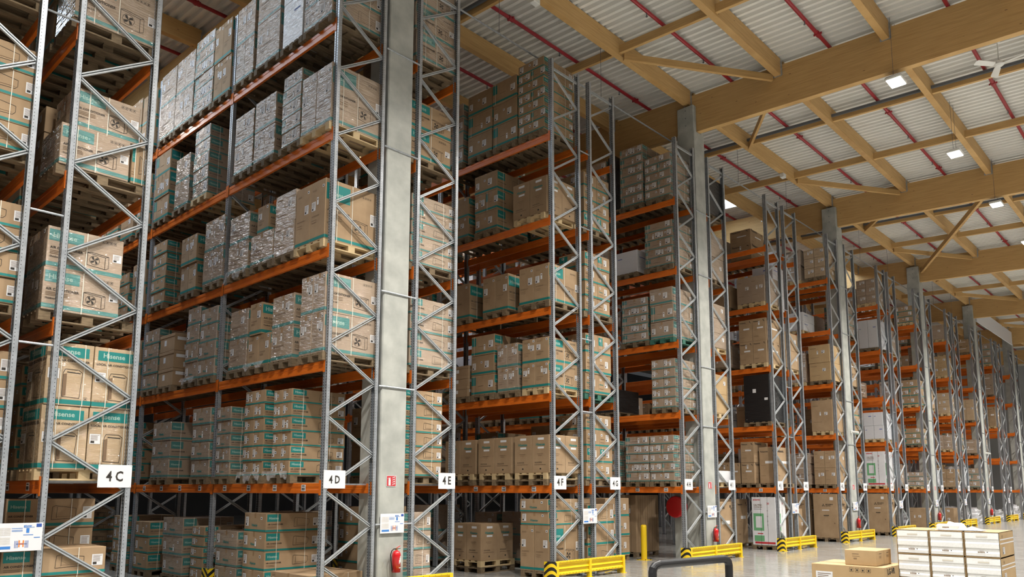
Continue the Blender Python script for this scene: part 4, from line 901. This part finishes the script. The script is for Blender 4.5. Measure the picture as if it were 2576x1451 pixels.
for k in range(-3, 6, 1): lamp(BX[3]+9.0*k, -16.5, 12.3, f"added out-of-view fill lamp of the second row, {ORD[k+4]} from the left end"); lamp(BX[3]+9.0*k, -27, 11.8, f"added out-of-view bounce lamp of the third row, {ORD[k+4]} from the left end")  # unseen rows added, the second for frontal light, the third for bounce
AX = [(rackx('C')+FD+rackx('D'))/2+PER*k for k in range(-1, 6)]+[(rackx('E')+FD+rackx('F'))/2+PER*k for k in range(-1, 6)]
for x in sorted(AX):
    for y in (11.0,): lamp(x, y, 12.95, f"lit LED highbay lamp above the rack aisle at {x:.0f} metres, {'near' if y < 8 else 'deep'} one", la)
# ceiling fan
root = empty('ceiling_fan', (23.05, -7.66, 13.42), rz=.35)
MB().tube([(0, 0, .1), (0, 0, roofz(-7.66)+.2-13.42)], .014, 'fanw', 8).build('rod', root)
MB().lathe([(.02, .62), (.08, .66), (.09, .70), (.0, .705)], 'fanw', 14).build('canopy', root)
MB().lathe([(.0, -.06), (.08, -.05), (.13, -.01), (.13, .05), (.06, .09), (.02, .14)], 'fanw', 20).build('motor', root)
for k in range(3):
    mb = MB(); a = 2*math.pi*k/3; c, s = math.cos(a), math.sin(a)
    pr = [(.1, .04), (.2, .075), (.66, .09), (.70, .05), (.70, -.05), (.66, -.09), (.2, -.075), (.1, -.04)]
    vs = [(u*c-v*s, u*s+v*c, z+v*.25) for z in (.0, .012) for u, v in pr]; n = 8
    mb.add(vs, [tuple(range(n))[::-1], tuple(range(n, 2*n))]+[(i, (i+1) % n, n+(i+1) % n, n+i) for i in range(n)], 'fanw'); mb.build('blade', root)
tag(root, 'white three-bladed ceiling fan hanging near the top right rooflight', 'ceiling fan')
# small white emergency light under a purlin
for i, (x, y) in enumerate(((13.1, .3), (BX[3]+6.95, .3))):
    o = MB().box(-.12, -.08, 0, .12, .08, .16, 'fanw', .01).build('detector_box'); o.location = (x, y, roofz(y)+.19-.68); tag(o, f"small white box under the purlin, {'left of rack 4 F' if i == 0 else 'above rack 4 J'}", 'detector box')
# security camera on a column
for k in (2, 4):
    a = rackx('D')+PER*k+1.5; root = empty('security_camera', (a, 0, 4.4)); MB().box(-.06, -.06, -.06, .06, 0, .06, 'fanw', .01).build('wall_box', root); MB().tube([(0, -.06, 0), (0, -.3, -.05)], .05, 'fanw', 12).build('camera_body', root)
    tag(root, f"small white security camera on the column between 4 {NAMES[2+4*k]} and 4 {NAMES[3+4*k]}", 'security camera')
def bale(x, y, z, w_, d_, h_, seed, label):
    rr = random.Random(seed); mb = MB(); n, m_ = 10, 14; vs = []
    for i in range(n+1):
        a = math.pi*i/n/2
        for j in range(m_):
            t = 2*math.pi*j/m_; k = 1+rr.uniform(-.12, .12); c = math.cos(a); q = abs(math.cos(t))**.4*(1 if math.cos(t) > 0 else -1); p = abs(math.sin(t))**.4*(1 if math.sin(t) > 0 else -1)
            vs.append((w_/2*q*c**.3*k, d_/2*p*c**.3*k, h_*math.sin(a)*k if i else 0))
    mb.add(vs, [(i*m_+j, i*m_+(j+1) % m_, (i+1)*m_+(j+1) % m_, (i+1)*m_+j) for i in range(n) for j in range(m_)], 'whitew')
    o = mb.build('film_bale'); o.location = (x, y, z); tag(o, label, 'bale', 'crumpled pale bales on the far floor')
for i, (rk, y, dx_) in enumerate((('R', 2.6, .2), ('T', .8, 0), ('T', 2.0, .3), ('V', .8, .1), ('V', 2.0, .3), ('X', .8, 0))):
    bale(rackx(rk)+.5+dx_, y, 0.0, 1.2, 1.1, .75+.1*(i % 3), 40+i, f"crumpled pale film-wrapped bale on the floor of rack 4 {rk}, {'nearer the aisle' if y < 1.5 else 'set further back'}")
SC.cycles.max_bounces = 6; SC.cycles.diffuse_bounces = 2; SC.cycles.glossy_bounces = 2; SC.cycles.transparent_max_bounces = 6
dup = {k: v for k, v in USED.items() if len(v) > 1 and 'wire' not in k}
print('DUP', len(dup), list(dup.items())[:6]); print('objects', len(bpy.data.objects))
